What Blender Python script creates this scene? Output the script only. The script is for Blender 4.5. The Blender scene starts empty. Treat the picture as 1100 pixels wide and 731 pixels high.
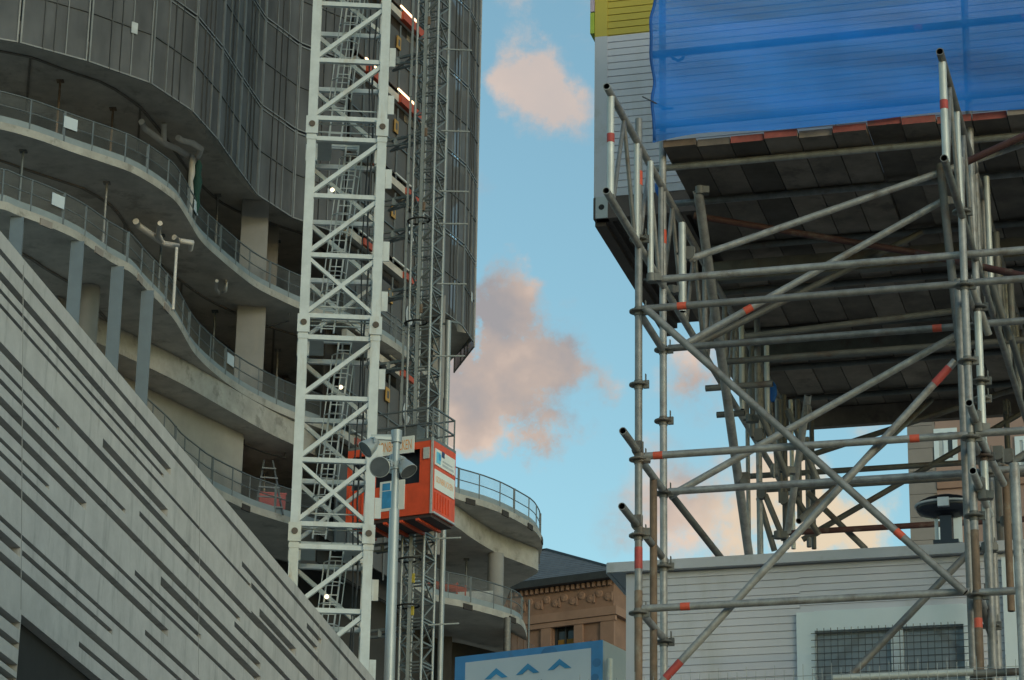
import bpy, bmesh, math, random
from mathutils import Vector, Matrix
from mathutils.geometry import tessellate_polygon
random.seed(7)
S = bpy.context.scene
COL = S.collection
# ------------------------------------------------------------------ camera model
EYE = 1.6
FPX, PITCH, ROLL = 3100.0, math.radians(20), math.radians(.95)
_R = Vector((1, 0, 0)); _F = Vector((0, math.cos(PITCH), math.sin(PITCH))); _U = Vector((0, -math.sin(PITCH), math.cos(PITCH)))
CR = _R*math.cos(ROLL)+_U*math.sin(ROLL); CU = _U*math.cos(ROLL)-_R*math.sin(ROLL)
CAM = Vector((0, 0, EYE))
def ray(x, y): return _F*FPX+CR*(x-550)-CU*(y-365.5)
def onh(x, y, h):                       # point at height h above the eye
    v = ray(x, y); return CAM+v*(h/v.z)
def onplane(x, y, p0, n):
    v = ray(x, y); return CAM+v*((p0-CAM).dot(n)/v.dot(n))
def aty(x, y, Y):
    v = ray(x, y); return CAM+v*(Y/v.y)
def axes(deg):                          # horizontal axes: A to the right and nearer, B away
    a = math.radians(deg)
    return Vector((math.cos(a), -math.sin(a), 0)), Vector((math.sin(a), math.cos(a), 0))
Z = Vector((0, 0, 1))
# ------------------------------------------------------------------ materials
def new_mat(name):
    m = bpy.data.materials.new(name); m.use_nodes = True
    return m, m.node_tree, m.node_tree.nodes['Principled BSDF']
def mat(name, col, rough=.7, metal=0., var=.25, scale=3., dirt=None, dirt_amt=0., dirt_scale=1.5, bump=0., bscale=40., rnd=0., streak=False, stretch=None):
    m, nt, b = new_mat(name); N, L = nt.nodes, nt.links
    b.inputs['Roughness'].default_value = rough; b.inputs['Metallic'].default_value = metal
    tc = N.new('ShaderNodeTexCoord')
    geo = N.new('ShaderNodeNewGeometry')
    src = geo.outputs['Position']
    mp = N.new('ShaderNodeMapping'); L.new(src, mp.inputs['Vector'])
    if stretch: mp.inputs['Scale'].default_value = stretch
    n1 = N.new('ShaderNodeTexNoise'); n1.inputs['Scale'].default_value = scale; n1.inputs['Detail'].default_value = 6; n1.inputs['Roughness'].default_value = .65
    L.new(mp.outputs[0], n1.inputs['Vector'])
    mr = N.new('ShaderNodeMapRange'); mr.inputs[1].default_value = .25; mr.inputs[2].default_value = .75
    mr.inputs[3].default_value = 1-var; mr.inputs[4].default_value = 1+var
    L.new(n1.outputs[0], mr.inputs[0])
    out = mr.outputs[0]
    if rnd:
        oi = N.new('ShaderNodeObjectInfo'); r2 = N.new('ShaderNodeMapRange')
        r2.inputs[3].default_value = 1-rnd; r2.inputs[4].default_value = 1+rnd; L.new(oi.outputs['Random'], r2.inputs[0])
        mu = N.new('ShaderNodeMath'); mu.operation = 'MULTIPLY'; L.new(out, mu.inputs[0]); L.new(r2.outputs[0], mu.inputs[1]); out = mu.outputs[0]
    mx = N.new('ShaderNodeVectorMath'); mx.operation = 'SCALE'; mx.inputs[0].default_value = col; L.new(out, mx.inputs['Scale'])
    cout = mx.outputs[0]
    if dirt:
        n2 = N.new('ShaderNodeTexNoise'); n2.inputs['Scale'].default_value = dirt_scale; n2.inputs['Detail'].default_value = 8; n2.inputs['Roughness'].default_value = .7
        m2 = N.new('ShaderNodeMapping'); L.new(src, m2.inputs['Vector'])
        m2.inputs['Scale'].default_value = (1, 1, .16) if streak else (1, 1, 1)
        L.new(m2.outputs[0], n2.inputs['Vector'])
        cr = N.new('ShaderNodeMapRange'); cr.interpolation_type = 'SMOOTHSTEP'
        cr.inputs[1].default_value = .52; cr.inputs[2].default_value = .68; cr.inputs[3].default_value = 0; cr.inputs[4].default_value = dirt_amt
        L.new(n2.outputs[0], cr.inputs[0])
        mix = N.new('ShaderNodeMix'); mix.data_type = 'RGBA'; L.new(cr.outputs[0], mix.inputs[0]); L.new(cout, mix.inputs[6]); mix.inputs[7].default_value = (*dirt, 1)
        cout = mix.outputs[2]
    L.new(cout, b.inputs['Base Color'])
    if bump:
        n3 = N.new('ShaderNodeTexNoise'); n3.inputs['Scale'].default_value = bscale; n3.inputs['Detail'].default_value = 4
        L.new(mp.outputs[0], n3.inputs['Vector'])
        bp = N.new('ShaderNodeBump'); bp.inputs['Strength'].default_value = bump; bp.inputs['Distance'].default_value = .02
        L.new(n3.outputs[0], bp.inputs['Height']); L.new(bp.outputs[0], b.inputs['Normal'])
    return m
def glow(name, col, s):
    m, nt, b = new_mat(name)
    b.inputs['Base Color'].default_value = (*col, 1); b.inputs['Emission Color'].default_value = (*col, 1); b.inputs['Emission Strength'].default_value = s
    return m
def veil(name, col, opac, rough=.8, transl=0.):
    m, nt, b = new_mat(name); N, L = nt.nodes, nt.links
    o = N['Material Output']; b.inputs['Base Color'].default_value = (*col, 1); b.inputs['Roughness'].default_value = rough
    t = N.new('ShaderNodeBsdfTransparent'); mx = N.new('ShaderNodeMixShader')
    n1 = N.new('ShaderNodeTexNoise'); n1.inputs['Scale'].default_value = 1.3; n1.inputs['Detail'].default_value = 5
    geo = N.new('ShaderNodeNewGeometry'); L.new(geo.outputs['Position'], n1.inputs['Vector'])
    mr = N.new('ShaderNodeMapRange'); mr.inputs[1].default_value = .3; mr.inputs[2].default_value = .7
    mr.inputs[3].default_value = opac-.06; mr.inputs[4].default_value = opac+.06; L.new(n1.outputs[0], mr.inputs[0])
    L.new(mr.outputs[0], mx.inputs[0]); L.new(t.outputs[0], mx.inputs[1])
    if transl:
        n3 = N.new('ShaderNodeTexNoise'); n3.inputs['Scale'].default_value = 2.2; n3.inputs['Detail'].default_value = 2; mp = N.new('ShaderNodeMapping'); mp.inputs['Scale'].default_value = (.6, .6, 2.2); L.new(geo.outputs['Position'], mp.inputs[0]); L.new(mp.outputs[0], n3.inputs['Vector'])
        bp = N.new('ShaderNodeBump'); bp.inputs['Strength'].default_value = .7; bp.inputs['Distance'].default_value = .09; L.new(n3.outputs[0], bp.inputs['Height']); L.new(bp.outputs[0], b.inputs['Normal'])
    b.inputs['Specular IOR Level'].default_value = .15
    n5 = N.new('ShaderNodeTexNoise'); n5.inputs['Scale'].default_value = 1.1; n5.inputs['Detail'].default_value = 7; m5 = N.new('ShaderNodeMapping'); m5.inputs['Scale'].default_value = (1, 1, .25); L.new(geo.outputs['Position'], m5.inputs[0]); L.new(m5.outputs[0], n5.inputs['Vector'])
    r5 = N.new('ShaderNodeMapRange'); r5.inputs[1].default_value = .3; r5.inputs[2].default_value = .7; r5.inputs[3].default_value = .72; r5.inputs[4].default_value = 1.28; L.new(n5.outputs[0], r5.inputs[0]); s5 = N.new('ShaderNodeVectorMath'); s5.operation = 'SCALE'; s5.inputs[0].default_value = col; L.new(r5.outputs[0], s5.inputs['Scale']); L.new(s5.outputs[0], b.inputs['Base Color'])
    surf = b.outputs[0]
    if transl:
        tr = N.new('ShaderNodeBsdfTranslucent'); tr.inputs['Color'].default_value = (*col, 1)
        m2 = N.new('ShaderNodeMixShader'); m2.inputs[0].default_value = transl; L.new(surf, m2.inputs[1]); L.new(tr.outputs[0], m2.inputs[2]); surf = m2.outputs[0]
    L.new(surf, mx.inputs[2]); L.new(mx.outputs[0], o.inputs[0])
    return m
M = {}
M['galv'] = mat('galvanised_steel', (.275, .265, .258), .5, .3, .38, 14, (.15, .10, .07), .55, 6, rnd=.32)
M['galv_light'] = mat('new_galvanised_steel', (.52, .52, .49), .45, .3, .15, 8, rnd=.1)
M['galv_dark'] = mat('weathered_steel', (.15, .145, .135), .6, .3, .3, 7, (.13, .07, .045), .6, 4, rnd=.2)
M['rust'] = mat('rusted_tube', (.19, .125, .085), .75, .1, .35, 10, (.30, .27, .22), .6, 6)
M['rust_red'] = mat('red_primer', (.085, .034, .032), .7, 0, .35, 9, (.2, .17, .14), .6, 5)
M['tape'] = mat('orange_tape', (.62, .095, .05), .6, 0, .18, 20)
M['redpaint'] = mat('red_paint', (.42, .06, .05), .6, 0, .3, 12)
M['hole'] = mat('shade_cable_black', (.02, .02, .02), .9)  # near-black puts the shade of bores and openings in colour; cables too
M['cabin'] = mat('cabin_panel', (.55, .545, .60), .55, 0, .06, 2, (.36, .35, .31), .35, 1.6, streak=True)
M['cabin_trim'] = mat('cabin_trim', (.46, .46, .50), .5, 0, .07, 3, (.3, .28, .24), .4, 3)
M['cabin_yellow'] = mat('cabin_yellow', (.46, .36, .05), .5, 0, .08, 2)
M['lime'] = mat('lime_panel', (.34, .42, .04), .5)
M['lilac'] = mat('lilac_panel', (.45, .36, .45), .5)
M['frame_white'] = mat('window_frame_white', (.62, .68, .72), .45, 0, .05, 3)
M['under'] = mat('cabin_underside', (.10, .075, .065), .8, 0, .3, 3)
M['plank'] = mat('deck_plank', (.20, .155, .125), .85, 0, .4, 4, (.09, .065, .055), .7, 2.5, rnd=.5, stretch=(1, 1, 1))
M['plank_end'] = mat('plank_end_red', (.27, .065, .05), .8, 0, .35, 12, (.16, .09, .06), .6, 9)
M['plank_brown'] = mat('plank_end_brown', (.15, .095, .06), .8, 0, .35, 12)
M['bluemesh'] = veil('blue_debris_mesh', (.016, .23, .80), .72, .8, .25)
M['concrete'] = mat('slab_concrete', (.50, .45, .40), .85, 0, .25, 1.1, (.22, .19, .165), .6, .9, bump=.3, bscale=6)
M['concrete_light'] = mat('slab_edge_concrete', (.34, .325, .30), .85, 0, .26, 1.6, (.17, .16, .145), .75, 1.4)
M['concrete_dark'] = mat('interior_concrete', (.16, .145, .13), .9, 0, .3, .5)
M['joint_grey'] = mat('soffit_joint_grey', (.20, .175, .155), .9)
M['interior_shade'] = mat('interior_shade_concrete', (.035, .033, .032), .9, 0, .3, .5)  # darkened copy of the interior concrete, shade under the lowest slab put in
M['floor_top'] = mat('floor_concrete', (.38, .34, .30), .9, 0, .25, .6)
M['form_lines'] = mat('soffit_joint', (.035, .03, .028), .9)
M['stair_wall'] = mat('stair_wall_concrete', (.295, .28, .26), .85, 0, .16, .8, (.22, .2, .18), .5, 1, streak=True)
M['pier'] = mat('pier_concrete', (.245, .24, .24), .85, 0, .14, .8, (.3, .28, .25), .4, 1, streak=True)
M['wallgrey'] = mat('precast_grey', (.45, .435, .425), .8, 0, .16, 2.4, (.17, .17, .16), .4, 3.6, streak=True, bump=.3, bscale=9)
M['wallgroove'] = mat('precast_groove_shade_joint', (.30, .295, .29), .85, 0, .12, 1.1)  # darker than the wall: groove shade put into the colour; joints share it
M['bluesteel'] = mat('prop_blue_grey_steel', (.10, .13, .16), .5, .2, .12, 2)
M['rail'] = mat('rail_steel', (.12, .135, .145), .5, .3, .12, 2)
M['kick'] = mat('kickboard', (.21, .245, .265), .6, 0, .15, 2)
M['wiremesh'] = veil('rail_wire_mesh', (.20, .215, .225), .22)
M['notice'] = mat('notice_white', (.48, .53, .58), .5, 0, .04)
M['screen'] = veil('perforated_screen', (.113, .116, .126), .86, .85)
M['screen_frame'] = mat('screen_frame', (.20, .20, .20), .5, .2, .2, 2)
M['screen_dark'] = mat('screen_dark_frame', (.06, .06, .062), .6)
M['crane'] = mat('crane_white_paint', (.51, .535, .54), .45, 0, .14, 2.2, (.34, .25, .15), .38, 1.6, streak=True)
M['crane_rusty'] = mat('crane_rusty_paint', (.50, .50, .46), .6, 0, .15, 3, (.30, .17, .07), .95, 2.6, streak=True)
M['crane_grey'] = mat('ladder_grey', (.36, .39, .40), .5, .2, .1)
M['pin'] = mat('pin_rust', (.09, .065, .05), .7)
M['hoist'] = mat('hoist_mast_grey', (.17, .185, .185), .5, .3, .25, 2, (.10, .08, .06), .5, 2)
M['hoist_light'] = mat('hoist_rail_light', (.31, .325, .325), .45, .3, .12, 2)
M['cage'] = mat('cage_orange', (.66, .078, .026), .55, 0, .16, 2.2, (.33, .055, .03), .6, 3.2, streak=True)
M['cage_dark'] = mat('cage_dark', (.05, .03, .03), .7)
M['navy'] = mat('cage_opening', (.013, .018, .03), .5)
M['ad_white'] = mat('ad_white', (.72, .73, .70), .5, 0, .04)
M['ad_blue'] = mat('ad_blue', (.05, .28, .55), .5)
M['ad_sky'] = mat('ad_sky', (.14, .50, .68), .5)
M['ad_navy'] = mat('ad_navy', (.03, .04, .12), .5)
M['ad_orange'] = mat('ad_orange', (.78, .30, .03), .5)
M['ad_grey'] = mat('ad_grey', (.42, .44, .46), .5)
M['board'] = mat('landing_board', (.085, .08, .08), .7, 0, .15, 1)
M['orange'] = mat('landing_orange', (.40, .06, .025), .6, 0, .25, 2)
M['yellow'] = mat('notice_yellow', (.40, .22, .05), .6)
M['tube_on'] = glow('lit_tube', (1, .66, .36), 1.6)
M['bulb'] = glow('lit_bulb', (1, .78, .5), 1.2)
M['tube_off'] = mat('unlit_tube', (.6, .58, .54), .4)
M['pole'] = mat('lamp_pole', (.36, .39, .40), .45, .4, .12, 2, (.28, .28, .27), .4, 2, streak=True)
M['lampshell'] = mat('lamp_shell', (.38, .40, .40), .35, .3, .12, 5)
M['lampglass'] = mat('lamp_glass', (.10, .11, .12), .15)
M['signblue'] = mat('sign_blue', (.07, .27, .56), .5, 0, .12, 4, (.10, .22, .42), .6, 5)
M['signwhite'] = mat('sign_white', (.62, .66, .72), .5, 0, .04)
M['signdark'] = mat('sign_motif_blue', (.055, .19, .40), .5)
M['hoarding'] = mat('hoarding_grey', (.40, .42, .42), .7, 0, .06, 2)
M['sandstone'] = mat('terracotta_stone', (.235, .135, .095), .85, 0, .18, 1.2, (.22, .13, .09), .5, 1, bump=.3, bscale=5)
M['sandstone_lt'] = mat('terracotta_light', (.27, .16, .115), .85, 0, .15, 1.2)
M['slate'] = mat('slate_roof', (.13, .145, .17), .6, 0, .22, 2.2)
M['gutter'] = mat('dark_gutter', (.03, .033, .038), .6)
M['winglass'] = mat('dark_window_glass', (.03, .03, .028), .08)
M['curtain'] = mat('ochre_curtain', (.22, .12, .02), .8)
M['pink'] = mat('pink_brown_render', (.32, .21, .175), .85, 0, .1, .7, (.26, .16, .13), .5, .5)
M['quoin'] = mat('grey_brown_stone', (.24, .21, .195), .85, 0, .16, 1.2)
M['cabglass'] = mat('cabin_glass', (.22, .25, .28), .04, 0, .05)
M['grille'] = mat('window_guard_wire', (.05, .055, .06), .6)
M['fence'] = mat('fence_wire', (.22, .24, .25), .5, .3)
M['pod'] = mat('black_pod', (.012, .014, .022), .25)
M['silver'] = mat('silver_band', (.45, .48, .52), .3, .3)
M['pipe'] = mat('drain_pipe', (.62, .58, .55), .6, 0, .12)
M['bluerag'] = mat('blue_rag', (.01, .09, .34), .8)
M['green'] = mat('green_netting', (.012, .05, .04), .9)
M['redbox'] = mat('red_plastic', (.45, .04, .035), .6)
M['brownwall'] = mat('brown_boards', (.12, .07, .05), .8, 0, .25, 2)
M['ground'] = mat('asphalt', (.16, .145, .125), .9, 0, .2, .3)
M['pave'] = mat('bounce_paving', (.55, .47, .39), .85, 0, .15, .6)  # pale and warm so the ground bounces light onto the soffits
# ------------------------------------------------------------------ mesh builder
def frame_of(d):
    d = d.normalized(); a = Vector((0, 0, 1)) if abs(d.z) < .9 else Vector((1, 0, 0))
    x = d.cross(a).normalized(); return x, x.cross(d).normalized(), d
class MB:
    def __init__(s): s.v = []; s.f = []; s.m = []; s.sm = []
    def add(s, vs, fs, mi=0, smooth=False):
        k = len(s.v); s.v += [Vector(v) for v in vs]
        for f in fs: s.f.append([i+k for i in f]); s.m.append(mi); s.sm.append(smooth)
    def obox(s, c, ax, hx, ay, hy, az, hz, mi=0):
        c = Vector(c); X, Y, W = ax*hx, ay*hy, az*hz
        vs = [c+X*i+Y*j+W*k for k in (-1, 1) for j in (-1, 1) for i in (-1, 1)]
        s.add(vs, [(0, 2, 3, 1), (4, 5, 7, 6), (0, 1, 5, 4), (2, 6, 7, 3), (0, 4, 6, 2), (1, 3, 7, 5)], mi)
    def span(s, P, A, B, a0, a1, b0, b1, z0, z1, mi=0):      # box in local axes from P
        s.obox(P+A*((a0+a1)/2)+B*((b0+b1)/2)+Z*((z0+z1)/2), A, abs(a1-a0)/2, B, abs(b1-b0)/2, Z, abs(z1-z0)/2, mi)
    def bar(s, p, q, w, t=None, up=None, mi=0):              # square bar
        p, q = Vector(p), Vector(q); t = t or w; d = q-p
        if d.length < 1e-6: return
        x, y, d2 = frame_of(d)
        if up is not None:
            x = d2.cross(up).normalized(); y = x.cross(d2)
        s.obox((p+q)/2, x, w/2, y, t/2, d2, d.length/2, mi)
    def tube(s, p, q, r, n=10, r2=None, mi=0, hole=None, himi=0):
        p, q = Vector(p), Vector(q); r2 = r2 or r
        x, y, d = frame_of(q-p)
        ring = lambda c, rr: [c+(x*math.cos(2*math.pi*i/n)+y*math.sin(2*math.pi*i/n))*rr for i in range(n)]
        s.add(ring(p, r)+ring(q, r2), [(i, (i+1) % n, n+(i+1) % n, n+i) for i in range(n)], mi, True)
        if hole:                                              # open ends: rim, and bore coloured dark for its shade
            for c, dd in ((p, d), (q, -d)):
                s.add(ring(c, r)+ring(c, r*hole), [(i, (i+1) % n, n+(i+1) % n, n+i) for i in range(n)], mi)
                s.add(ring(c, r*hole)+ring(c+dd*r*4, r*hole), [(i, (i+1) % n, n+(i+1) % n, n+i) for i in range(n)], himi, True)
                s.add(ring(c+dd*r*4, r*hole), [tuple(range(n))], himi)
        else:
            s.add(ring(p, r), [tuple(range(n))], mi); s.add(ring(q, r2), [tuple(range(n))], mi)
    def path(s, pts, r, n=8, mi=0):
        pts = [Vector(p) for p in pts]; vs = []; fr = None
        for i, p in enumerate(pts):
            d = (pts[min(i+1, len(pts)-1)]-pts[max(i-1, 0)]).normalized()
            if fr is None: x, y, _ = frame_of(d)
            else:
                x = (fr-d*fr.dot(d)).normalized(); y = d.cross(x)
            fr = x
            vs += [p+(x*math.cos(2*math.pi*k/n)+y*math.sin(2*math.pi*k/n))*r for k in range(n)]
        fs = [(i*n+k, i*n+(k+1) % n, (i+1)*n+(k+1) % n, (i+1)*n+k) for i in range(len(pts)-1) for k in range(n)]
        s.add(vs, fs, mi, True)
        s.add(vs[:n], [tuple(range(n))], mi); s.add(vs[-n:], [tuple(range(n))], mi)
    def lathe(s, c, d, prof, n=16, mi=0):                     # prof: (distance along d, radius)
        x, y, d = frame_of(Vector(d)); c = Vector(c); vs = []
        for t, r in prof: vs += [c+d*t+(x*math.cos(2*math.pi*k/n)+y*math.sin(2*math.pi*k/n))*max(r, 1e-4) for k in range(n)]
        s.add(vs, [(i*n+k, i*n+(k+1) % n, (i+1)*n+(k+1) % n, (i+1)*n+k) for i in range(len(prof)-1) for k in range(n)], mi, True)
    def quad(s, a, b, c, d, mi=0): s.add([a, b, c, d], [(0, 1, 2, 3)], mi)
    def slab(s, xy, z0, z1, mt=0, mb=0, me=0, ne=None):       # polygon prism; me = edge material for first ne edges
        n = len(xy); lo = [Vector((p[0], p[1], z0)) for p in xy]; hi = [Vector((p[0], p[1], z1)) for p in xy]
        tri = tessellate_polygon([[Vector((p[0], p[1], 0)) for p in xy]])
        s.add(lo, tri, mb); s.add(hi, tri, mt)
        for i in range(n):
            j = (i+1) % n; s.add([lo[i], lo[j], hi[j], hi[i]], [(0, 1, 2, 3)], me)
    def wallstrip(s, xy, z0, z1, mi=0, smooth=True):
        n = len(xy); vs = [Vector((p[0], p[1], z0)) for p in xy]+[Vector((p[0], p[1], z1)) for p in xy]
        s.add(vs, [(i, i+1, n+i+1, n+i) for i in range(n-1)], mi, smooth)
    def build(s, name, mats, parent=None, label=None):
        if not isinstance(mats, (list, tuple)): mats = [mats]
        c = Vector()
        for v in s.v: c += v
        c /= max(1, len(s.v))
        me = bpy.data.meshes.new(name)
        me.from_pydata([v-c for v in s.v], [], s.f)
        for m in mats: me.materials.append(M[m])
        me.polygons.foreach_set('material_index', s.m); me.polygons.foreach_set('use_smooth', s.sm)
        me.update()
        o = bpy.data.objects.new(name, me); COL.objects.link(o)
        o['_w'] = list(c)
        o.location = c-(Vector(parent['_w']) if parent else Vector())
        if parent: o.parent = parent
        if label: o['label'] = label
        return o
def tag(o, label, cat, group=None):
    o['label'] = label; o['category'] = cat
    if group: o['group'] = group
    return o
def thing(name, loc, label, cat, group=None):
    o = bpy.data.objects.new(name, None); o.empty_display_size = .3; COL.objects.link(o); o.location = loc; o['_w'] = list(loc)
    return tag(o, label, cat, group)
def struct(o): o['kind'] = 'structure'; return o
def text_mesh(mb, body, origin, xax, yax, height, width=None, mi=0):
    cu = bpy.data.curves.new('t', 'FONT'); cu.body = body; cu.size = 1; cu.resolution_u = 3
    ob = bpy.data.objects.new('t', cu); COL.objects.link(ob)
    dg = bpy.context.evaluated_depsgraph_get(); me = bpy.data.meshes.new_from_object(ob.evaluated_get(dg))
    xs = [v.co.x for v in me.vertices]; ys = [v.co.y for v in me.vertices]
    sx = (width/(max(xs)-min(xs))) if width else height/(max(ys)-min(ys)); sy = height/(max(ys)-min(ys))
    vs = [origin+xax*((v.co.x-min(xs))*sx)+yax*((v.co.y-min(ys))*sy) for v in me.vertices]
    mb.add(vs, [tuple(p.vertices) for p in me.polygons], mi)
    bpy.data.objects.remove(ob); bpy.data.curves.remove(cu); bpy.data.meshes.remove(me)
def smooth_curve(pts, k=5):
    out = []
    for i in range(len(pts)-1):
        p0, p1, p2, p3 = pts[max(i-1, 0)], pts[i], pts[i+1], pts[min(i+2, len(pts)-1)]
        for j in range(k):
            t = j/k
            out.append(.5*((2*p1)+(p2-p0)*t+(2*p0-5*p1+4*p2-p3)*t*t+(3*p1-p0-3*p2+p3)*t**3))
    out.append(pts[-1].copy()); return out
def pcurve(px, h, k=5):
    return [Vector((p.x, p.y, 0)) for p in smooth_curve([onh(x, y, h) for x, y in px], k)]
def offset(c, d):                                             # shift a plan curve sideways (+ = away from the viewer)
    out = []
    for i, p in enumerate(c):
        t = (c[min(i+1, len(c)-1)]-c[max(i-1, 0)]).normalized(); n = Vector((-t.y, t.x, 0)); out.append(p+n*d)
    return out
def resample(c, step):
    out = [c[0]]; acc = 0
    for a, b in zip(c, c[1:]):
        L = (b-a).length; t = step-acc
        while t <= L:
            out.append(a.lerp(b, t/L)); t += step
        acc = L-(t-step)
    return out
# ------------------------------------------------------------------ ground
g = MB(); g.quad((-3000, -3000, 0), (3000, -3000, 0), (3000, 3000, 0), (-3000, 3000, 0)); struct(g.build('ground', 'ground'))
g = MB(); g.quad((-60, 22, .12), (40, 22, .12), (40, 200, .12), (-90, 200, .12)); struct(g.build('bounce_pavement', 'pave'))  # out of view, spread wide to bounce light up to the slab soffits
# ================================================================== RIGHT: scaffold, cabins
A, B = axes(15.3)
D0 = 17.0
def sc(x, y, w): return onplane(x, y, CAM+B*(D0+w), B)
O = sc(686, 412, 0); O.z = 0
def P(u, w, h): return O+A*u+B*w+Z*(h+EYE)
def uwh(p): q = p-O; return q.dot(A), q.dot(B), p.z-EYE
TR = .0242
scaf = thing('scaffold', P(1, .4, -EYE), 'grey ring-lock scaffold of tubes and braces carrying the plank deck', 'scaffold')
def tube(name, p, q, m='galv', r=TR, parent=scaf, label=None):
    b = MB(); b.tube(p, q, r, 12, hole=.8, himi=1); return b.build(name, [m, 'hole'], parent, label)
def rosette(par, u, w, h):
    b = MB(); c = P(u, w, h); b.lathe(c, Z, [(-.006, .026), (-.006, .061), (.006, .061), (.006, .026)], 16)
    b.tube(c-Z*.03, c+Z*.03, .0285, 12)
    for k in range(4):                                        # wedge heads on the four sides
        d = (A, B, -A, -B)[k]
        if k == 0 or (k == 1 and random.random() < .5):
            b.obox(c+d*.05, d, .018, d.cross(Z), .010, Z, .026)
            b.obox(c+d*.047+Z*.03, d, .003, d.cross(Z), .010, Z, .04)
    return b.build('rosette', 'galv_dark', par)
def standard(u, w, h0, h1, m='galv', ros=(), tapes=(), r=TR):
    o = tube('standard', P(u, w, h0), P(u, w, h1), m, r)
    for h in ros: rosette(o, u, w, h)
    for h, mm, l in tapes:
        b = MB(); b.tube(P(u, w, h-l/2), P(u, w, h+l/2), r+.0015, 12); b.build('tape', mm, o)
    return o
def coupler(par, c, d=None):
    d = (d or A).normalized(); x, y, d = frame_of(d); b = MB()
    b.tube(c-d*.028, c+d*.028, .034, 10); b.obox(c+y*.04, x, .03, y, .022, d, .024); b.tube(c+x*.03-y*.05, c+x*.03+y*.06, .009, 8)
    return b.build('coupler', 'galv_dark', par)
def band(par, p, q, t, l=.06, m='tape'):
    c = p.lerp(q, t); d = (q-p).normalized(); b = MB(); b.tube(c-d*l/2, c+d*l/2, TR+.0015, 12); return b.build('tape', m, par)
HL = [sc(686, y, 0).z-EYE for y in (335, 412, 491, 573, 655)]   # rosette levels, half a metre apart
lev = [HL[0]-.5*i+.0 for i in range(-3, 14)]
WB = .75; UR = 2.09
rset = lambda h0, h1: [h for h in lev if h0 < h < h1]
hdeck = sc(712, 163, WB-.1).z-EYE                               # underside of the plank deck
# standards of the front and back rows
s1 = standard(0, 0, -EYE, sc(688, 128, 0).z-EYE, ros=rset(0, 7.2), tapes=[(sc(687, 192, 0).z-EYE, 'tape', .1), (sc(686, 600, 0).z-EYE, 'redpaint', .14)])
b = MB(); b.tube(P(0, 0, sc(686, 635, 0).z-EYE), P(0, 0, -EYE), TR+.001, 12); b.build('rusty_sleeve', 'rust', s1)
s2 = standard(0, WB, -EYE, hdeck+2.3, ros=rset(0, 6.9), tapes=[(sc(714, 255, WB).z-EYE, 'tape', .1)])
s3 = standard(UR, 0, -EYE, sc(1030, 170, 0).z-EYE, ros=rset(0, 7.4), tapes=[(sc(1047, 670, 0).z-EYE, 'tape', .06)])
b = MB(); b.tube(P(UR, 0, sc(1045, 570, 0).z-EYE), P(UR, 0, -EYE), TR+.001, 12); b.build('rusty_sleeve', 'rust', s3)
s4 = standard(UR, WB, -EYE, hdeck+2.3, ros=rset(0, 6.9))
def std_px(x, y0, y1, w, m='galv', r=TR, ros=False, **k):
    p = sc(x, (y0+min(y1, 731))/2, w); u, w, h = uwh(p); h0 = sc(x, y1, w).z-EYE if y1 < 731 else -EYE; h1 = sc(x, y0, w).z-EYE
    return standard(u, w, h0, h1, m, ros=[h for h in lev if h0 < h < h1] if ros else (), r=r, **k)
std_px(1037.5, 300, 731, .3, 'galv')                            # doubled tube beside the right front standard
std_px(1055, 330, 560, .4, 'galv_light', ros=True)
std_px(1064, 540, 731, .4, 'galv')
std_px(1083, 500, 657, .9, 'rust')
std_px(1095, 498, 731, -.2, 'galv', r=.03)
std_px(1068, 490, 731, WB+.15, 'galv')
std_px(702, 512, 731, .45, 'rust', ros=False)
std_px(699, 174, 300, .12, 'galv_light', r=.02)                # silver channel at the left girder
std_px(733, 240, 335, .75, 'galv_light')
# ledgers (front row, back row and deeper ones): ends in picture pixels, depth w
def led(a, b_, w, m='galv', name='ledger', tapes=(), w2=None, heads=True):
    p, q = sc(*a, w), sc(*b_, w if w2 is None else w2)
    if name == 'ledger': q.z = p.z = (p.z+q.z)/2
    o = tube(name, p, q, m)
    for t in tapes: band(o, p, q, t)
    return o, p, q
led((690, 333), (1032, 304.5), 0, tapes=[.128])
led((1040, 304), (1200, 292), 0)
led((690, 491), (1040, 467), 0, tapes=[.84, .05])
led((1048, 466), (1200, 456), 0)
led((690, 655), (1042, 635), 0, tapes=[.135])
led((1050, 634), (1200, 632), 0)
led((700, 303.5), (1200, 258), .08)
led((718, 376), (1050, 348), WB, tapes=[.873])
led((1060, 348), (1200, 337), WB)
led((718, 530), (1052, 506), WB)
led((1062, 506), (1200, 497), WB)
led((776, 391), (1200, 356), 2.6, 'galv_dark')
led((806, 446), (1200, 408), 6.3, 'plank')
led((822, 531), (1200, 498), 4.6, 'galv_dark')
led((800, 515), (1200, 484), 5.2, 'galv_dark')
led((840, 577), (1200, 548), 4.9, 'rust_red')
led((895, 728), (1046, 723), -.05, 'galv_light')
led((1046, 722), (1200, 719), -.05, 'galv_dark')
led((758, 418), (830, 412), 2.7, 'galv_dark')
led((770, 446), (800, 444), 3.2, 'galv_dark')
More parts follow.
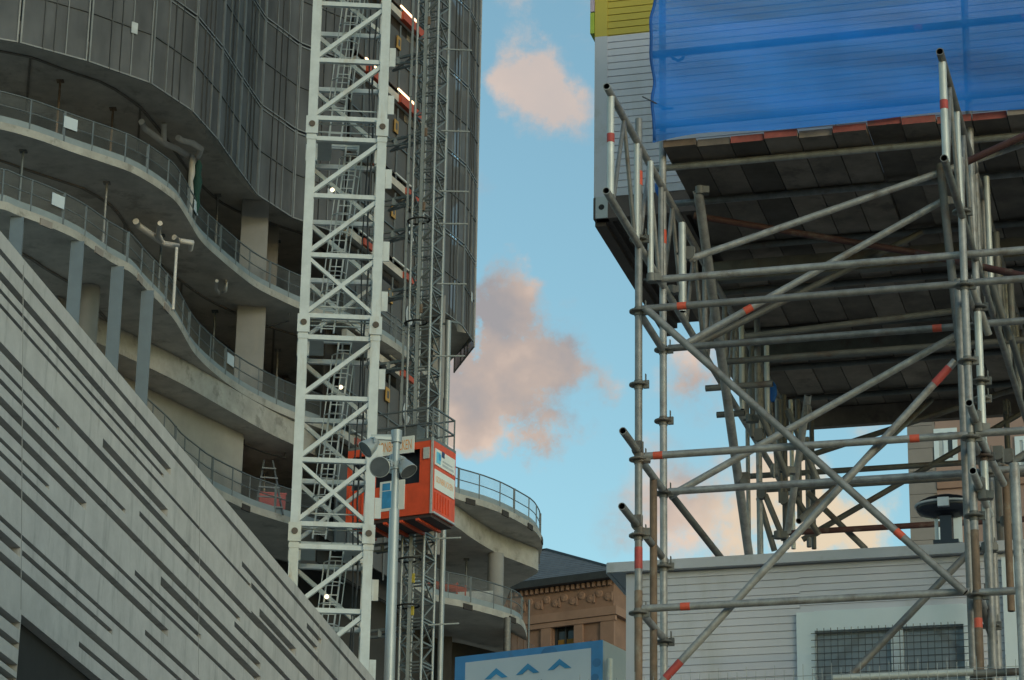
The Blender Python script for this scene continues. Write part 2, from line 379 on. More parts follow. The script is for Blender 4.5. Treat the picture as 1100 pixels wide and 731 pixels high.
# short cross tubes between the two rows and open stubs pointing to the viewer
def cross(u, h, w0, w1, m='galv'):
    o = tube('transom', P(u, w0, h), P(u, w1, h), m); return o
for u in (0, UR):
    for h in (HL[0], HL[2], HL[4]):
        cross(u+.0, h, .05, WB-.04)
def bt(x, y, w0, w1, m='galv', name='transom', r=TR):
    p = sc(x, y, w0); u, w, h = uwh(p); return tube(name, p, P(u, w1, h), m, r)
for x, y, w0, w1 in ((669, 463, -.42, .2), (668, 544, -.42, .85), (1041, 433, -.35, .55), (1045, 506, -.35, .6)):
    o = bt(x, y, w0, w1); p = sc(x, y, w0); u, w, h = uwh(p); coupler(o, P(u, 0, h), B)
    coupler(o, P(u+.02, .0, h-.05), Z)
# diagonal braces
def brace(a, wa, c, wc, m='galv', tapes=(), r=TR, name='brace', tm='tape', tl=.06):
    p, q = sc(*a, wa), sc(*c, wc); o = tube(name, p, q, m, r)
    for t in tapes: band(o, p, q, t, tl, tm)
    return o
def heads(o, p): pass
brace((693, 331), -.065, (1037, 637), -.065, tapes=[.805])
d2 = brace((700, 745), .075, (1026, 388), .075, tapes=[.955, .07], tm='redpaint', tl=.14)
brace((1010, 178), 1.0, (1034, 400), .45, 'galv_dark', r=.028)
brace((740, 279), .85, (1130, 144), 1.1, 'galv')
brace((1030, 178), .5, (1140, 128), .3, 'rust_red')
brace((738, 369), .86, (1018, 213), 1.0, tapes=[.235])
brace((718, 534), WB+.07, (1028, 360), WB+.07)
brace((722, 533), .9, (800, 632), 1.9, 'galv_dark')
brace((912, 728), .55, (1050, 584), .55, 'galv')
brace((750, 206), 1.0, (805, 600), 3.6, 'galv', r=.034)
brace((745, 372), 1.6, (990, 250), 2.2, 'galv_dark')
brace((745, 232), 1.5, (985, 272), 2.0, 'rust_red')
brace((985, 272), 1.2, (1200, 318), .6, 'rust_red')
brace((800, 362), 2.4, (1060, 330), 2.6, 'galv_dark')
brace((862, 492), 5.4, (1130, 405), 5.4, 'galv_dark')
brace((862, 580), 5.2, (1130, 425), 5.2, 'galv_dark')
brace((868, 530), 5.0, (930, 590), 5.0, 'galv_dark')
brace((868, 425), 3.2, (846, 572), 3.8, 'galv', r=.028)
brace((815, 440), 2.9, (846, 512), 3.2, 'galv_dark')
brace((846, 440), 3.4, (880, 520), 3.6, 'galv_dark')
brace((822, 532), 4.4, (842, 580), 4.4, 'galv_dark')
brace((815, 535), 4.6, (832, 592), 4.7, 'galv_dark')
brace((855, 535), 4.6, (880, 575), 4.7, 'galv_dark')
brace((858, 560), 3.4, (1000, 430), 5.6, 'galv_dark')
brace((1042, 300), .3, (1062, 360), .5, 'galv')
brace((1064, 300), .7, (1085, 365), .9, 'galv_dark')
brace((1052, 470), .2, (1078, 520), .8, 'galv')
brace((1050, 640), .2, (1068, 690), .7, 'galv_dark')
brace((1085, 360), 1.6, (1110, 440), 2.6, 'galv_dark')
brace((1070, 480), 2.2, (1076, 600), 2.6, 'galv_dark')
brace((1048, 520), 1.1, (1130, 470), 2.2, 'galv_dark')
# rear legs that stand on the lower cabin's roof
for x, y0, y1, w, m, r in ((803, 330, 596, 4.4, 'galv', .017), (815, 336, 596, 4.0, 'galv', TR), (790, 345, 420, 3.4, 'galv', .022), (797, 350, 440, 3.1, 'galv_light', .02), (824, 372, 450, 3.2, 'galv_light', .02),
                            (843, 425, 590, 4.6, 'galv_dark', TR), (851, 430, 590, 4.9, 'galv_light', .018), (838, 430, 540, 4.5, 'galv_dark', .02), (868, 470, 588, 5.2, 'galv', .02), (873, 440, 590, 5.5, 'galv_dark', .02), (808, 372, 470, 3.3, 'galv_dark', .02), (858, 430, 560, 5.0, 'galv_dark', .022),
                            (1084, 430, 600, 5.2, 'galv_dark', TR), (1062, 190, 300, 1.2, 'galv_light', .02), (1050, 175, 290, .95, 'galv', .02), (1072, 250, 345, 1.8, 'galv_dark', TR), (1086, 290, 345, 2.2, 'galv_dark', TR)):
    o = std_px(x, y0, y1, w, m, r)
for x, y, w in ((818, 532, 3.95), (800, 517, 3.0), (845, 506, 3.2), (842, 538, 4.5), (806, 450, 3.0), (815, 470, 3.0), (836, 575, 3.6), (854, 530, 4.8), (862, 490, 4.0), (1082, 440, 5.1), (1083, 493, 1.0), (1072, 490, .8), (1060, 588, .5), (1080, 560, 1.0), (868, 445, 3.1), (832, 508, 3.1), (752, 205, 1.0), (735, 271, .85), (741, 275, .85), (1017, 217, 1.0), (700, 299, .05), (722, 312, .9)):
    coupler(scaf, sc(x, y, w), random.choice((A, B, Z)))
# lattice girders running away from the viewer under the deck
def girder(x, ytop, ylow, w0, w1, top_extra=0):
    p = sc(x, ylow, w0); u, _, hl = uwh(p); ht = sc(x, ytop, w0).z-EYE
    b = MB(); b.tube(P(u, w0, hl), P(u, w1, hl), TR, 12, hole=.8, himi=1); b.tube(P(u, w0, ht), P(u, w1, ht), TR, 12, hole=.8, himi=1)
    o = b.build('lattice_girder', ['galv', 'hole'], scaf)
    w = w0+.12; i = 0
    while w < w1-.1:
        v = MB(); v.tube(P(u, w, hl+.02), P(u, w, ht-.02), .02 if i else .024, 10); vv = v.build('strut', 'galv_light' if i < 2 else 'galv', o)
        if i == 0:
            t = MB(); hm = hl+(ht-hl)*.57; t.tube(P(u, w, hm-.03), P(u, w, hm+.03), .0255, 10); t.build('tape', 'redpaint', vv)
        if w+.75 < w1:
            v = MB(); v.tube(P(u, w+.08, hl+.02), P(u, w+.37, ht-.02), .014, 8); v.tube(P(u, w+.37, ht-.02), P(u, w+.68, hl+.02), .014, 8); v.build('strut', 'galv', o)
        w += .75; i += 1
    return u, hl, ht
gl = girder(651, 93, 205, -.95, 5.6)
gr = girder(1014, 55, 170, -.95, 5.6)
# bearers across the girders under the planks
for w, y in ((.86, 197), (1.5, 219), (2.4, 245), (3.3, 0), (4.2, 0), (5.1, 0), (5.9, 0)):
    b = MB(); b.tube(P(-.1, w, hdeck-.03), P(5, w, hdeck-.03), TR, 12, hole=.8, himi=1); b.build('bearer', ['galv' if w < 2 else 'galv_dark', 'hole'], scaf)
    if w in (2.4, 4.2): b = MB(); b.span(P(0, w+.2, hdeck-.13), A, B, -.05, 5, -.04, .04, -.09, .06); b.build('bearer', 'galv_dark', scaf)
b = MB(); b.span(P(0, 6.3, hdeck), A, B, -.42, 5, -.035, .035, -.17, -.004); b.build('rear_joist', 'plank', scaf)
# guard rail on the deck, behind the blue mesh
for h in (.12, .66, 1.22):
    o = tube('guard_rail', P(-.06, WB-.05, hdeck+.1+h), P(5, WB-.05, hdeck+.1+h))
    if h > .5:
        band(o, P(0, WB-.05, hdeck+.1+h), P(5, WB-.05, hdeck+.1+h), .356 if h < 1 else .16)
        band(o, P(0, WB-.05, hdeck+.1+h), P(5, WB-.05, hdeck+.1+h), .50)
hk = MB(); c0 = P(.04, WB-.08, hdeck+.73); hk.path([c0+A*x+Z*z for x, z in ((0, 0), (.03, .01), (.055, -.03), (.09, -.05), (.12, -.035), (.135, 0))], .011); hk.build('hook', 'galv_dark', scaf)
# ---- plank deck: every board its own object
ordn = ['first', 'second', 'third', 'fourth', 'fifth', 'sixth', 'seventh', 'eighth', 'ninth', 'tenth', 'eleventh', 'twelfth', 'thirteenth', 'fourteenth', 'fifteenth', 'sixteenth', 'seventeenth', 'eighteenth', 'nineteenth', 'twentieth']
bw = .232
def plank(w0, w1, end):
    b = MB(); n = 6; prev = None
    for k in range(n):                                        # slightly bowed board
        t0, t1 = k/n, (k+1)/n; f = lambda t: -.006*math.sin(math.pi*t)
        za, zb = f(t0), f(t1); X0, X1 = -bw/2+.004, bw/2-.004
        y0, y1 = w0+(w1-w0)*t0, w0+(w1-w0)*t1
        c = lambda x, y, z: A*x+B*y+Z*z
        b.add([c(X0, y0, za), c(X1, y0, za), c(X1, y1, zb), c(X0, y1, zb)], [(0, 1, 2, 3)], 0)
        b.add([c(X0, y0, za+.05), c(X1, y0, za+.05), c(X1, y1, zb+.05), c(X0, y1, zb+.05)], [(0, 1, 2, 3)], 0)
        for X in (X0, X1): b.add([c(X, y0, za), c(X, y1, zb), c(X, y1, zb+.05), c(X, y0, za+.05)], [(0, 1, 2, 3)], 0)
        if k == 0: b.add([c(X0, y0, za), c(X1, y0, za), c(X1, y0, za+.05), c(X0, y0, za+.05)], [(0, 1, 2, 3)], 1)
        if k == n-1: b.add([c(X0, y1, zb), c(X1, y1, zb), c(X1, y1, zb+.05), c(X0, y1, zb+.05)], [(0, 1, 2, 3)], 0)
    return b.build('scaffold_plank', ['plank', end])
protos = {}
cols = ['brown'] + [None, 'red', 'red', None, 'red', 'redhi', 'red', 'red', 'red', None, 'brown', 'red', 'brown', 'brown', None, None, None, None]
for row, (w0, w1) in enumerate(((WB-.13, 3.1), (3.12, 6.45))):
    for i in range(19):
        c = cols[i] if row == 0 else None
        mm = {'red': 'plank_end', 'redhi': 'plank_end', 'brown': 'plank_brown', None: 'plank'}[c]
        key = (row, mm)
        if key not in protos: protos[key] = plank(w0, w1, mm); o = protos[key]; o['_c'] = list(o.location)
        else: o = protos[key].copy(); COL.objects.link(o)
        dz = .03 if c == 'redhi' else random.uniform(0, .012)
        o.location = Vector(protos[key]['_c'])+P(.03-(.44 if row else 0)+bw*(i+.5), random.uniform(-.03, .03), hdeck+dz)
        endtxt = {'red': 'red front end', 'redhi': 'raised, with red end', 'brown': 'pale brown end', None: 'dark end'}[c]
        tag(o, f'{ordn[i]} plank from the left at the deck\'s near edge, {endtxt}' if row == 0 else f'{ordn[i]} dark timber deck plank from the left in the far row', 'plank', 'timber planks of the scaffold deck')
# ---- blue debris mesh
bm_ = MB(); nu, nv = 110, 60; hb = hdeck+.05; vs = []
for j in range(nv+1):
    for i in range(nu+1):
        t = i/nu; s = j/nv; u = -.05+5.2*t
        if i < 3: u += (.014*math.sin(s*9+1)+.006*math.sin(s*31)+.012*math.sin(s*4))*(3-i)/3
        w = WB-.16-.030*math.sin(u*2.3+s*6)*(.3+math.sin(s*math.pi*3)**2)-.012*math.sin(u*7+s*17)-.026*math.sin(s*17+u*1.3+.8*math.sin(u*2.1))-.008*math.sin(s*41+u*5)
        vs.append(P(u, w, hb+s*1.75+.012*math.sin(u*4.3)*(1-s)))
bm_.add(vs, [(j*(nu+1)+i, j*(nu+1)+i+1, (j+1)*(nu+1)+i+1, (j+1)*(nu+1)+i) for j in range(nv) for i in range(nu)], 0, True)
tag(bm_.build('debris_mesh', 'bluemesh'), 'translucent blue debris mesh tied to the guard rail along the deck edge', 'debris mesh')
hm_s = MB(); hm_s.path([v+A*.012-B*.004 for v in vs[::nu+1]], .010, 6); dmesh = bpy.data.objects['debris_mesh']; dmesh['_w'] = list(dmesh.location); hm_s.build('hem', 'bluerag', dmesh)
tie = MB(); p = sc(717, 117, WB-.14); q = sc(690, 104, WB-.3); tie.bar(p, q, .006); tie.tube(p-A*.04, p+A*.04, .008, 6); tag(tie.build('cable_tie', 'gutter'), 'black cable tie sticking out at the left edge of the blue mesh', 'cable tie')
tie = MB(); p = sc(898, 141, WB-.14); tie.bar(p, p+Z*.09, .006); tag(tie.build('cable_tie', 'gutter'), 'short black cable tie upright in the lower hem of the blue mesh', 'cable tie')
# ---- cabins
def siding(mb, p0, u0, u1, z0, z1, pitch, mi=0, ax=A, out=-B):
    n = int(round((z1-z0)/pitch)); pitch = (z1-z0)/n
    for k in range(n):
        za, zb = z0+k*pitch, z0+(k+1)*pitch; gdep = .009
        a = lambda u, z, d: p0+ax*u+Z*z+out*d
        mb.quad(a(u0, za+.0095, .0), a(u1, za+.0095, .0), a(u1, zb, .003), a(u0, zb, .003), mi)
        mb.quad(a(u0, zb, .003), a(u1, zb, .003), a(u1, zb, -gdep), a(u0, zb, -gdep), mi)
        mb.quad(a(u0, za, -gdep), a(u1, za, -gdep), a(u1, za+.0095, -gdep), a(u0, za+.0095, -gdep), mi)
        mb.quad(a(u0, za+.0095, -gdep), a(u1, za+.0095, -gdep), a(u1, za+.0095, 0), a(u0, za+.0095, 0), mi)
# upper cabin, its floor at deck level
hc = hdeck+.05+.21
p = onh(639, 213, hc); uc, wc, _ = uwh(p)
up = thing('portable_cabin', P(uc+3, wc+1.2, hc), 'upper white portable cabin with a yellow top band above the plank deck', 'portable cabin')
hy = sc(668, 38, wc).z-EYE-hc
b = MB(); p0 = P(uc, wc, hc); siding(b, p0, .09, 8, .06, hy, .056); b.build('siding_wall', 'cabin', up)
b = MB(); siding(b, p0, .09, 8, hy+.002, 2.75, .056); b.build('yellow_band', 'cabin_yellow', up)
b = MB(); b.span(p0, A, B, -.005, .09, -.012, .09, 0, hy); b.span(p0, A, B, .092, 8, -.008, .05, 0, .055); b.span(p0, A, B, -.002, .088, 2.35, 2.45, 0, 2.7)
b.build('corner_post', 'cabin_trim', up)
b = MB(); b.span(p0, A, B, -.005, .09, -.012, .09, hy, 2.8, 0); b.build('yellow_post', 'cabin_yellow', up)
b = MB(); b.span(p0, A, B, -.04, -.008, -.02, .6, hy+.03, hy+.2, 0); b.span(p0, A, B, -.04, -.008, -.02, .6, hy+.21, hy+.9, 1); b.build('edge_panel', ['lime', 'lilac'], up)
b = MB(); b.span(p0, A, B, .0, 8, .092, 2.4, .02, 2.7); b.build('body', 'cabin_trim', up)
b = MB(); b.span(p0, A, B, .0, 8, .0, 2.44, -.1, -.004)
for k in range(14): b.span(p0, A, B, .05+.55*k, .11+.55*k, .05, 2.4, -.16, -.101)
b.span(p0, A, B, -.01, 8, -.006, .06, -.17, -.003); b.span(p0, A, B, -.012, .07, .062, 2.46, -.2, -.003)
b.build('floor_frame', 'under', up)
b = MB(); b.span(p0, A, B, .01, .1, -.02, .06, -.17, -.002); b.tube(p0+A*.055-B*.022-Z*.085, p0+A*.055-B*.018-Z*.085, .022, 12, mi=1); b.build('corner_casting', ['hoarding', 'hole'], up)
# lower cabin
WL = 1.35
p = sc(660, 604, WL-.06); hr = p.z-EYE; ul = uwh(sc(673, 650, WL))[0]
lo = thing('portable_cabin', P(ul+3, WL+1.2, -EYE), 'lower white portable cabin with a barred window behind the scaffold', 'portable cabin')
p0 = P(ul, WL, hr-.075-2.66)
zt = 2.66
# window opening position
uw0 = uwh(sc(860, 690, WL))[0]-ul; uw1 = uwh(sc(1043, 690, WL))[0]-ul; zw1 = uwh(sc(950, 655, WL))[2]-(hr-.075-2.66); zw0 = zw1-1.15
b = MB(); siding(b, p0, .11, uw0, 0, zt, .05); siding(b, p0, uw1, 8, 0, zt, .05)
siding(b, p0, uw0, uw1, zw1, zt, .05); siding(b, p0, uw0, uw1, 0, zw0, .05); b.build('siding_wall', 'cabin', lo)
b = MB(); b.span(p0, A, B, .0, .108, -.014, .1, 0, zt); b.build('corner_post', 'cabin_trim', lo)
b = MB(); b.span(p0, A, B, .0, uw0-.02, .06, 2.4, 0, zt-.002); b.span(p0, A, B, uw1+.02, 8, .06, 2.4, 0, zt-.002); b.span(p0, A, B, uw0-.019, uw1+.019, .45, 2.4, 0, zt-.004)
b.span(p0, A, B, uw0-.019, uw1+.019, .06, .449, zw1+.02, zt-.003); b.span(p0, A, B, uw0-.019, uw1+.019, .06, .449, 0, zw0-.02); b.build('body', 'cabin_trim', lo)
b = MB(); b.span(p0, A, B, -.10, 8.1, -.05, 2.6, zt+.004, zt+.05); b.span(p0, A, B, -.12, 8.1, -.072, -.05, zt+.002, zt+.07); b.span(p0, A, B, -.13, -.102, -.049, 2.6, zt, zt+.07); b.span(p0, A, B, -.1, 8, -.045, 2.5, zt+.052, zt+.066)
b.build('roof', 'cabin_trim', lo)
b = MB(); fw = .10
b.span(p0, A, B, uw0-.02, uw0+fw, -.035, .06, zw0, zw1); b.span(p0, A, B, uw1-fw*.4, uw1+.02, -.035, .06, zw0, zw1); b.span(p0, A, B, uw0+fw, uw1-fw*.4, -.034, .06, zw1-.13, zw1+.005); b.span(p0, A, B, uw0+fw, uw1-fw*.4, -.034, .06, zw0, zw0+.1)
um = uw0+(uw1-uw0)*.57; b.span(p0, A, B, um-.04, um+.04, .0, .058, zw0+.1, zw1-.13)
wf = b.build('window', 'frame_white', lo)
b = MB(); b.span(p0, A, B, uw0+fw, um-.041, .04, .05, zw0+.1, zw1-.13); b.span(p0, A, B, um+.041, uw1-fw*.4, .04, .05, zw0+.1, zw1-.13); b.build('pane', 'cabglass', wf)
b = MB(); x = uw0+fw+.02
while x < uw1-.05: b.bar(p0+A*x-B*.06+Z*zw0, p0+A*x-B*.06+Z*(zw1-.12), .0045); x += .045
z = zw0+.05
while z < zw1-.13: b.bar(p0+A*(uw0+fw-.02)-B*.066+Z*z, p0+A*(uw1)-B*.066+Z*z, .0045); z += .045
b.build('window_guard', 'grille', wf)
b = MB(); b.span(p0, A, B, uw1+.22, uw1+.3, -.035, .0, zw0-.6, zw1+.3); b.build('door_trim', 'frame_white', lo)
b = MB(); b.span(p0, A, B, 0, 8, 0, 2.4, -(hr-.075-2.66+EYE), -.004); b.build('steel_base', 'hoarding', lo)
# black pod lamp on the roof
pc = sc(1016, 546, 3.0); S3 = 25.3
pod = thing('roof_lamp', pc-Z*.1, 'black oval lamp with silver band on a short post above the lower cabin roof', 'lamp')
b = MB(); n = 24; vs = []
for j in range(9):
    t = -1+2*j/8; rr = max(.35, (1-abs(t)**2.6)**.5)
    for k in range(n):
        a = 2*math.pi*k/n; e = lambda v: math.copysign(abs(v)**.7, v)
        vs.append(pc+A*(.212*rr*e(math.cos(a)))+B*(.13*rr*e(math.sin(a)))+Z*(.078*t+.015*(1-math.cos(a)**2)))
b.add(vs, [(j*n+k, j*n+(k+1) % n, (j+1)*n+(k+1) % n, (j+1)*n+k) for j in range(8) for k in range(n)], 0, True)
b.add(vs[:n], [tuple(range(n))]); b.add(vs[-n:], [tuple(range(n))]); b.build('lamp_head', 'pod', pod)
b = MB(); b.path([pc+A*(.214*e(math.cos(a)))-B*(.133*e(math.sin(a)))+Z*(.012+.015*(1-math.cos(a)**2)) for a in [math.pi*i/12 for i in range(13)]], .010, 8); b.span(pc, A, B, -.04, .04, -.165, -.125, -.03, .035); b.build('silver_band', 'silver', pod)
b = MB(); b.span(pc, A, B, -.042, .042, -.042, .042, -.26, -.06); b.span(pc, A, B, -.09, .09, -.08, .08, -.285, -.255); b.build('post', 'pod', pod)
for a0_, a1_ in ((-.085, -.06), (.05, .11)):
    b = MB(); b.span(pc, A, B, a0_, a1_, .0, .02, -.26, -.06); b.build('side_bracket', 'frame_white', pod)
# site fence along the bottom edge, on top of the hoarding
WFN = -.9
fz = sc(760, 727.5, WFN).z-EYE
fe = thing('site_fence', P(1.5, WFN, -EYE), 'thin wire mesh fence top with upright prongs in front of the lower cabin', 'fence')
b = MB(); x = -.15
k = 0
while x < 4.6:
    b.bar(P(x, WFN, fz-.9), P(x, WFN, fz+(.02 if k % 3 else .05)), .003); x += .055; k += 1
z = fz-.02
while z > fz-.9: b.bar(P(-.15, WFN, z), P(4.6, WFN, z), .003); z -= .06
b.build('wire_panel', 'fence', fe)
b = MB(); b.span(P(0, WFN, -EYE), A, B, -.3, 4.7, .02, .08, 0, fz-.7+EYE); b.build('hoarding_panel', 'hoarding', fe)
for x in (-.3, 2.2, 4.65):
    b = MB(); b.tube(P(x, WFN, -EYE), P(x, WFN, fz-.1), .024); b.build('fence_post', 'galv', fe)
# ---- sign box left of the cabin
A2, B2 = axes(29.2)
cx = aty(648, 688, 26)
sg = thing('site_sign', Vector((cx.x, cx.y, 0)), 'blue framed site sign with three pale blue chevrons on a white panel', 'sign')
wl = 0
n2 = -B2
pl_ = onplane(490, 708, cx, B2); wid = (cx-pl_).dot(A2)
b = MB(); b.span(cx, A2, B2, -wid, 0, .0, 1.6, -cx.z, 0); b.build('box', 'hoarding', sg)
b = MB(); b.span(cx, A2, B2, -wid, 0, -.02, -.003, -1.7, -.001); b.build('blue_border', 'signblue', sg)
pw0 = (onplane(501, 730, cx, B2)-cx).dot(A2); pw1 = (onplane(636, 716, cx, B2)-cx).dot(A2); zt_ = (onplane(636, 697, cx, B2)-cx).z
b = MB(); b.span(cx, A2, B2, pw0, pw1, -.026, -.021, -1.5, zt_); b.build('white_panel', 'signwhite', sg)
for px_, py_ in ((533, 729), (567, 724), (601, 719)):
    c = onplane(px_, py_, cx-B2*.03, B2); t = onplane(px_, py_-11, cx-B2*.03, B2); hgt = (t-c).z; b = MB(); hw = .125
    for s in (-1, 1):
        vs = [c+A2*(s*hw)+Z*0, c+A2*(s*.06)+Z*.0, c+Z*hgt*.42, c+Z*hgt]
        vs = vs+[v-B2*.004 for v in vs]
        b.add(vs, [(0, 1, 2, 3), (4, 5, 6, 7), (0, 1, 5, 4), (1, 2, 6, 5), (2, 3, 7, 6), (3, 0, 4, 7)])
    b.build('chevron', 'ad_blue', sg)
b = MB(); c = onplane(574, 741.5, cx-B2*.03, B2); text_mesh(b, 'ill', c, A2, Z, .09, .08); b.build('lettering', 'ad_navy', sg)
b = MB(); c = onplane(590, 700, cx-B2*.023, B2)
def disc_part(c, r, keep):
    pts = [c+A2*(r*math.cos(a))+Z*(r*math.sin(a)*.9) for a in [2*math.pi*i/24 for i in range(24)]]
    pts = [Vector((p.x, p.y, min(p.z, cx.z-.01))) for p in pts]; b.add(pts, [tuple(range(24))])
disc_part(c-Z*.03, .09, 1)
c = onplane(641, 712, cx-B2*.023, B2); disc_part(c, .045, 1); c = onplane(639, 728, cx-B2*.023, B2); disc_part(c, .04, 1)
b.build('circle_motif', 'signdark', sg)
cpo = onplane(655, 720, cx+A2*.06, A2); b = MB(); b.tube(Vector((cpo.x, cpo.y, 0)), Vector((cpo.x, cpo.y, onplane(655, 708, cx+A2*.06, A2).z)), .03, 12)
tag(b.build('steel_post', 'galv_light'), 'shiny steel post standing beside the grey end of the blue sign', 'post')
# ---- pink-brown building behind the lower cabin
A3, B3 = A, B
pp = aty(977, 500, 52); hb_ = pp.z
bb = thing('brick_building', Vector((pp.x+4, pp.y, 0)), 'pinkish brown building with grey stone corner behind the scaffold on the right', 'building')
base = Vector((pp.x, pp.y, 0)); topz = hb_+4.5
def pk(x, y): q = onplane(x, y, base, B3); return (q-base).dot(A3), q.z
b = MB(); b.span(base, A3, B3, .5, 14, 0, 10, 0, topz); b.build('wall', 'pink', bb)
b = MB()
z = 0
k = 0
while z < topz: b.span(base, A3, B3, -.02, .5 if k % 2 else .45, -.03, 9, z+.004, z+.446); z += .45; k += 1
b.span(base, A3, B3, -.0, .49, -.0, 9.1, 0, topz); b.build('stone_corner', 'quoin', bb)
wi = 0
for x0, x1, y0, y1 in ((1003, 1028, 462, 497), (1006, 1032, 545, 600), (1090, 1112, 470, 505)):
    a0, z1 = pk(x0, y0); a1, z0 = pk(x1, y1); a1 = pk(x1, y0)[0]
    b = MB(); b.span(base, A3, B3, a0, a0+.09, -.05, .02, z0, z1); b.span(base, A3, B3, a1-.09, a1, -.05, .02, z0, z1); b.span(base, A3, B3, a0+.09, a1-.09, -.05, .02, z1-.08, z1); b.span(base, A3, B3, a0+.09, a1-.09, -.05, .02, z0, z0+.08); m_ = (a0+a1)/2
    b.span(base, A3, B3, m_-.04, m_+.04, -.05, .02, z0+.08, z1-.08); w_ = b.build('window', 'frame_white', bb)
    b = MB(); b.span(base, A3, B3, a0+.09, m_-.04, -.03, -.01, z0+.08, z1-.08, 0); b.span(base, A3, B3, m_+.04, a1-.09, -.03, -.01, z0+.08, z1-.08, 1); b.build('pane', ['ad_grey', 'winglass'], w_)
for y in (432, 520):
    z = pk(1000, y)[1]; b = MB(); b.span(base, A3, B3, .51, 14, -.06, -.003, z-.12, z+.12); b.build('ledge', 'sandstone_lt', bb)
# ---- blue rag hanging in the rear scaffold
b = MB(); c = sc(830, 420, 3.6); b.lathe(c+Z*.07, -Z, [(0, .01), (.03, .03), (.1, .035), (.16, .012)], 10); tag(b.build('rag', 'bluerag'), 'small blue rag tied among the rear scaffold legs', 'rag')
b = MB(); c = sc(708, 201, .8); b.lathe(c+Z*.05, -Z, [(0, .008), (.03, .03), (.08, .028), (.12, .008)], 10); tag(b.build('rag', 'bluerag'), 'loose blue mesh end bunched at the left girder under the deck corner', 'rag')
# ================================================================== LEFT: precast wall in the foreground
AW = axes(8.9)[1]; NW = axes(8.9)[0]                           # AW runs away from the viewer, NW points to the viewer's side
W0 = CAM-NW*10.0; W0.z = 0
def wl_(x, y): q = onplane(x, y, W0, NW); return (q-W0).dot(AW), q.z
s_j, z_sof = wl_(23, 660)
s_l = wl_(-60, 400)[0]-4
z_top = (wl_(0, 249)[1]+wl_(400, 726)[1])/2
s_r = 75
G = [((0, 266), (405, 745), 7), ((0, 294), (184, 499), 10), ((0, 311), (176, 508), 5), ((0, 333), (270, 618), 5), ((0, 369), (280, 667), 10), ((111, 468), (180, 553), 10), ((0, 392), (64, 458), 5),
     ((0, 406), (135, 548), 6), ((0, 425), (280, 713), 10), ((0, 445), (93, 543), 10), ((0, 469), (53, 523), 5), ((0, 485), (254, 729), 6), ((0, 505), (181, 676), 10), ((0, 553), (196, 731), 6),
     ((0, 568), (22, 590), 11), ((24, 591), (121, 677), 6), ((0, 592), (160, 731), 10), ((85, 689), (135, 731), 6), ((156, 677), (216, 731), 6), ((145, 612), (216, 683), 6), ((173, 619), (280, 727), 10), ((150, 548), (258, 665), 6),
     ((252, 668), (330, 748), 6), ((279, 652), (318, 700), 9), ((260, 604), (341, 693), 6), ((270, 626), (364, 731), 6), ((330, 664), (345, 697), 6), ((270, 657), (345, 736), 9), ((270, 686), (306, 723), 6),
     ((0, 652), (22, 668), 9), ((0, 675), (22, 692), 8), ((0, 700), (22, 716), 9), ((0, 716), (22, 731), 8)]
cuts = []
for a, c, th in G:
    (sa, za), (sb, zb) = wl_(*a), wl_(*c); z = (za*2+zb)/3
    px_m = FPX/(((wl_(*a)[0])**2+100)**.5)                     # px per metre near the start
    hh = th/px_m*1.02
    sa2 = s_l if a[0] == 0 else sa
    cuts.append((sa2, min(sb, s_r), z-hh, z))
ss = sorted(set([s_l, s_j, s_r]+[round(v, 3) for c in cuts for v in c[:2]])); zs = sorted(set([0, z_sof, z_top]+[round(v, 3) for c in cuts for v in c[2:]]))
zs = [z for z in zs if 0 <= z <= z_top]
DEP = .24
def depth(s, za, zb):
    z = (za+zb)/2
    if s > s_j and z < z_sof: return None
    for a, c, z0, z1 in cuts:
        if a-1e-3 < s < c+1e-3 and z0-1e-3 < z < z1+1e-3: return tuple(DEP*min(1, 1.9*max(0, (q-z0)/(z1-z0))) for q in (za, zb))
    return (0., 0.)
bw_ = MB(); WP = lambda s, z, d: W0+AW*s+Z*z-NW*d
D = [[depth((ss[i]+ss[i+1])/2, zs[j], zs[j+1]) for j in range(len(zs)-1)] for i in range(len(ss)-1)]
for i in range(len(ss)-1):
    for j in range(len(zs)-1):
        d = D[i][j]
        if d is None: continue
        s0_, s1_, z0, z1 = ss[i], ss[i+1], zs[j], zs[j+1]
        bw_.quad(WP(s0_, z0, d[0]), WP(s1_, z0, d[0]), WP(s1_, z1, d[1]), WP(s0_, z1, d[1]), 1 if d[1] else 0)
        if j+2 < len(zs) and D[i][j+1] is not None and abs(D[i][j+1][0]-d[1]) > 1e-4:
            e = D[i][j+1][0]; bw_.quad(WP(s0_, z1, d[1]), WP(s1_, z1, d[1]), WP(s1_, z1, e), WP(s0_, z1, e), 0)
        if i+2 < len(ss) and D[i+1][j] is not None and D[i+1][j] != d:
            e = D[i+1][j]; bw_.quad(WP(s1_, z0, d[0]), WP(s1_, z1, d[1]), WP(s1_, z1, e[1]), WP(s1_, z0, e[0]), 0)
cp = thing('car_park_wall', W0+AW*40, 'long grey precast concrete wall with staggered horizontal grooves in the left foreground', 'wall')
bw_.build('grooved_face', ['wallgrey', 'wallgroove'], cp)
b = MB(); b.quad(WP(s_l, z_top, 0), WP(s_r, z_top, 0), WP(s_r, z_top, .6), WP(s_l, z_top, .6)); b.quad(WP(s_l, 0, .6), WP(s_r, 0, .6), WP(s_r, z_top, .6), WP(s_l, z_top, .6)); b.quad(WP(s_r, 0, 0), WP(s_r, z_top, 0), WP(s_r, z_top, .6), WP(s_r, 0, .6))
b.quad(WP(s_j, z_sof, .0), WP(s_r, z_sof, .0), WP(s_r, z_sof, .13), WP(s_j, z_sof, .13)); b.quad(WP(s_j, 0, 0), WP(s_j, z_sof, 0), WP(s_j, z_sof, .13), WP(s_j, 0, .13))
b.build('coping', 'wallgrey', cp)
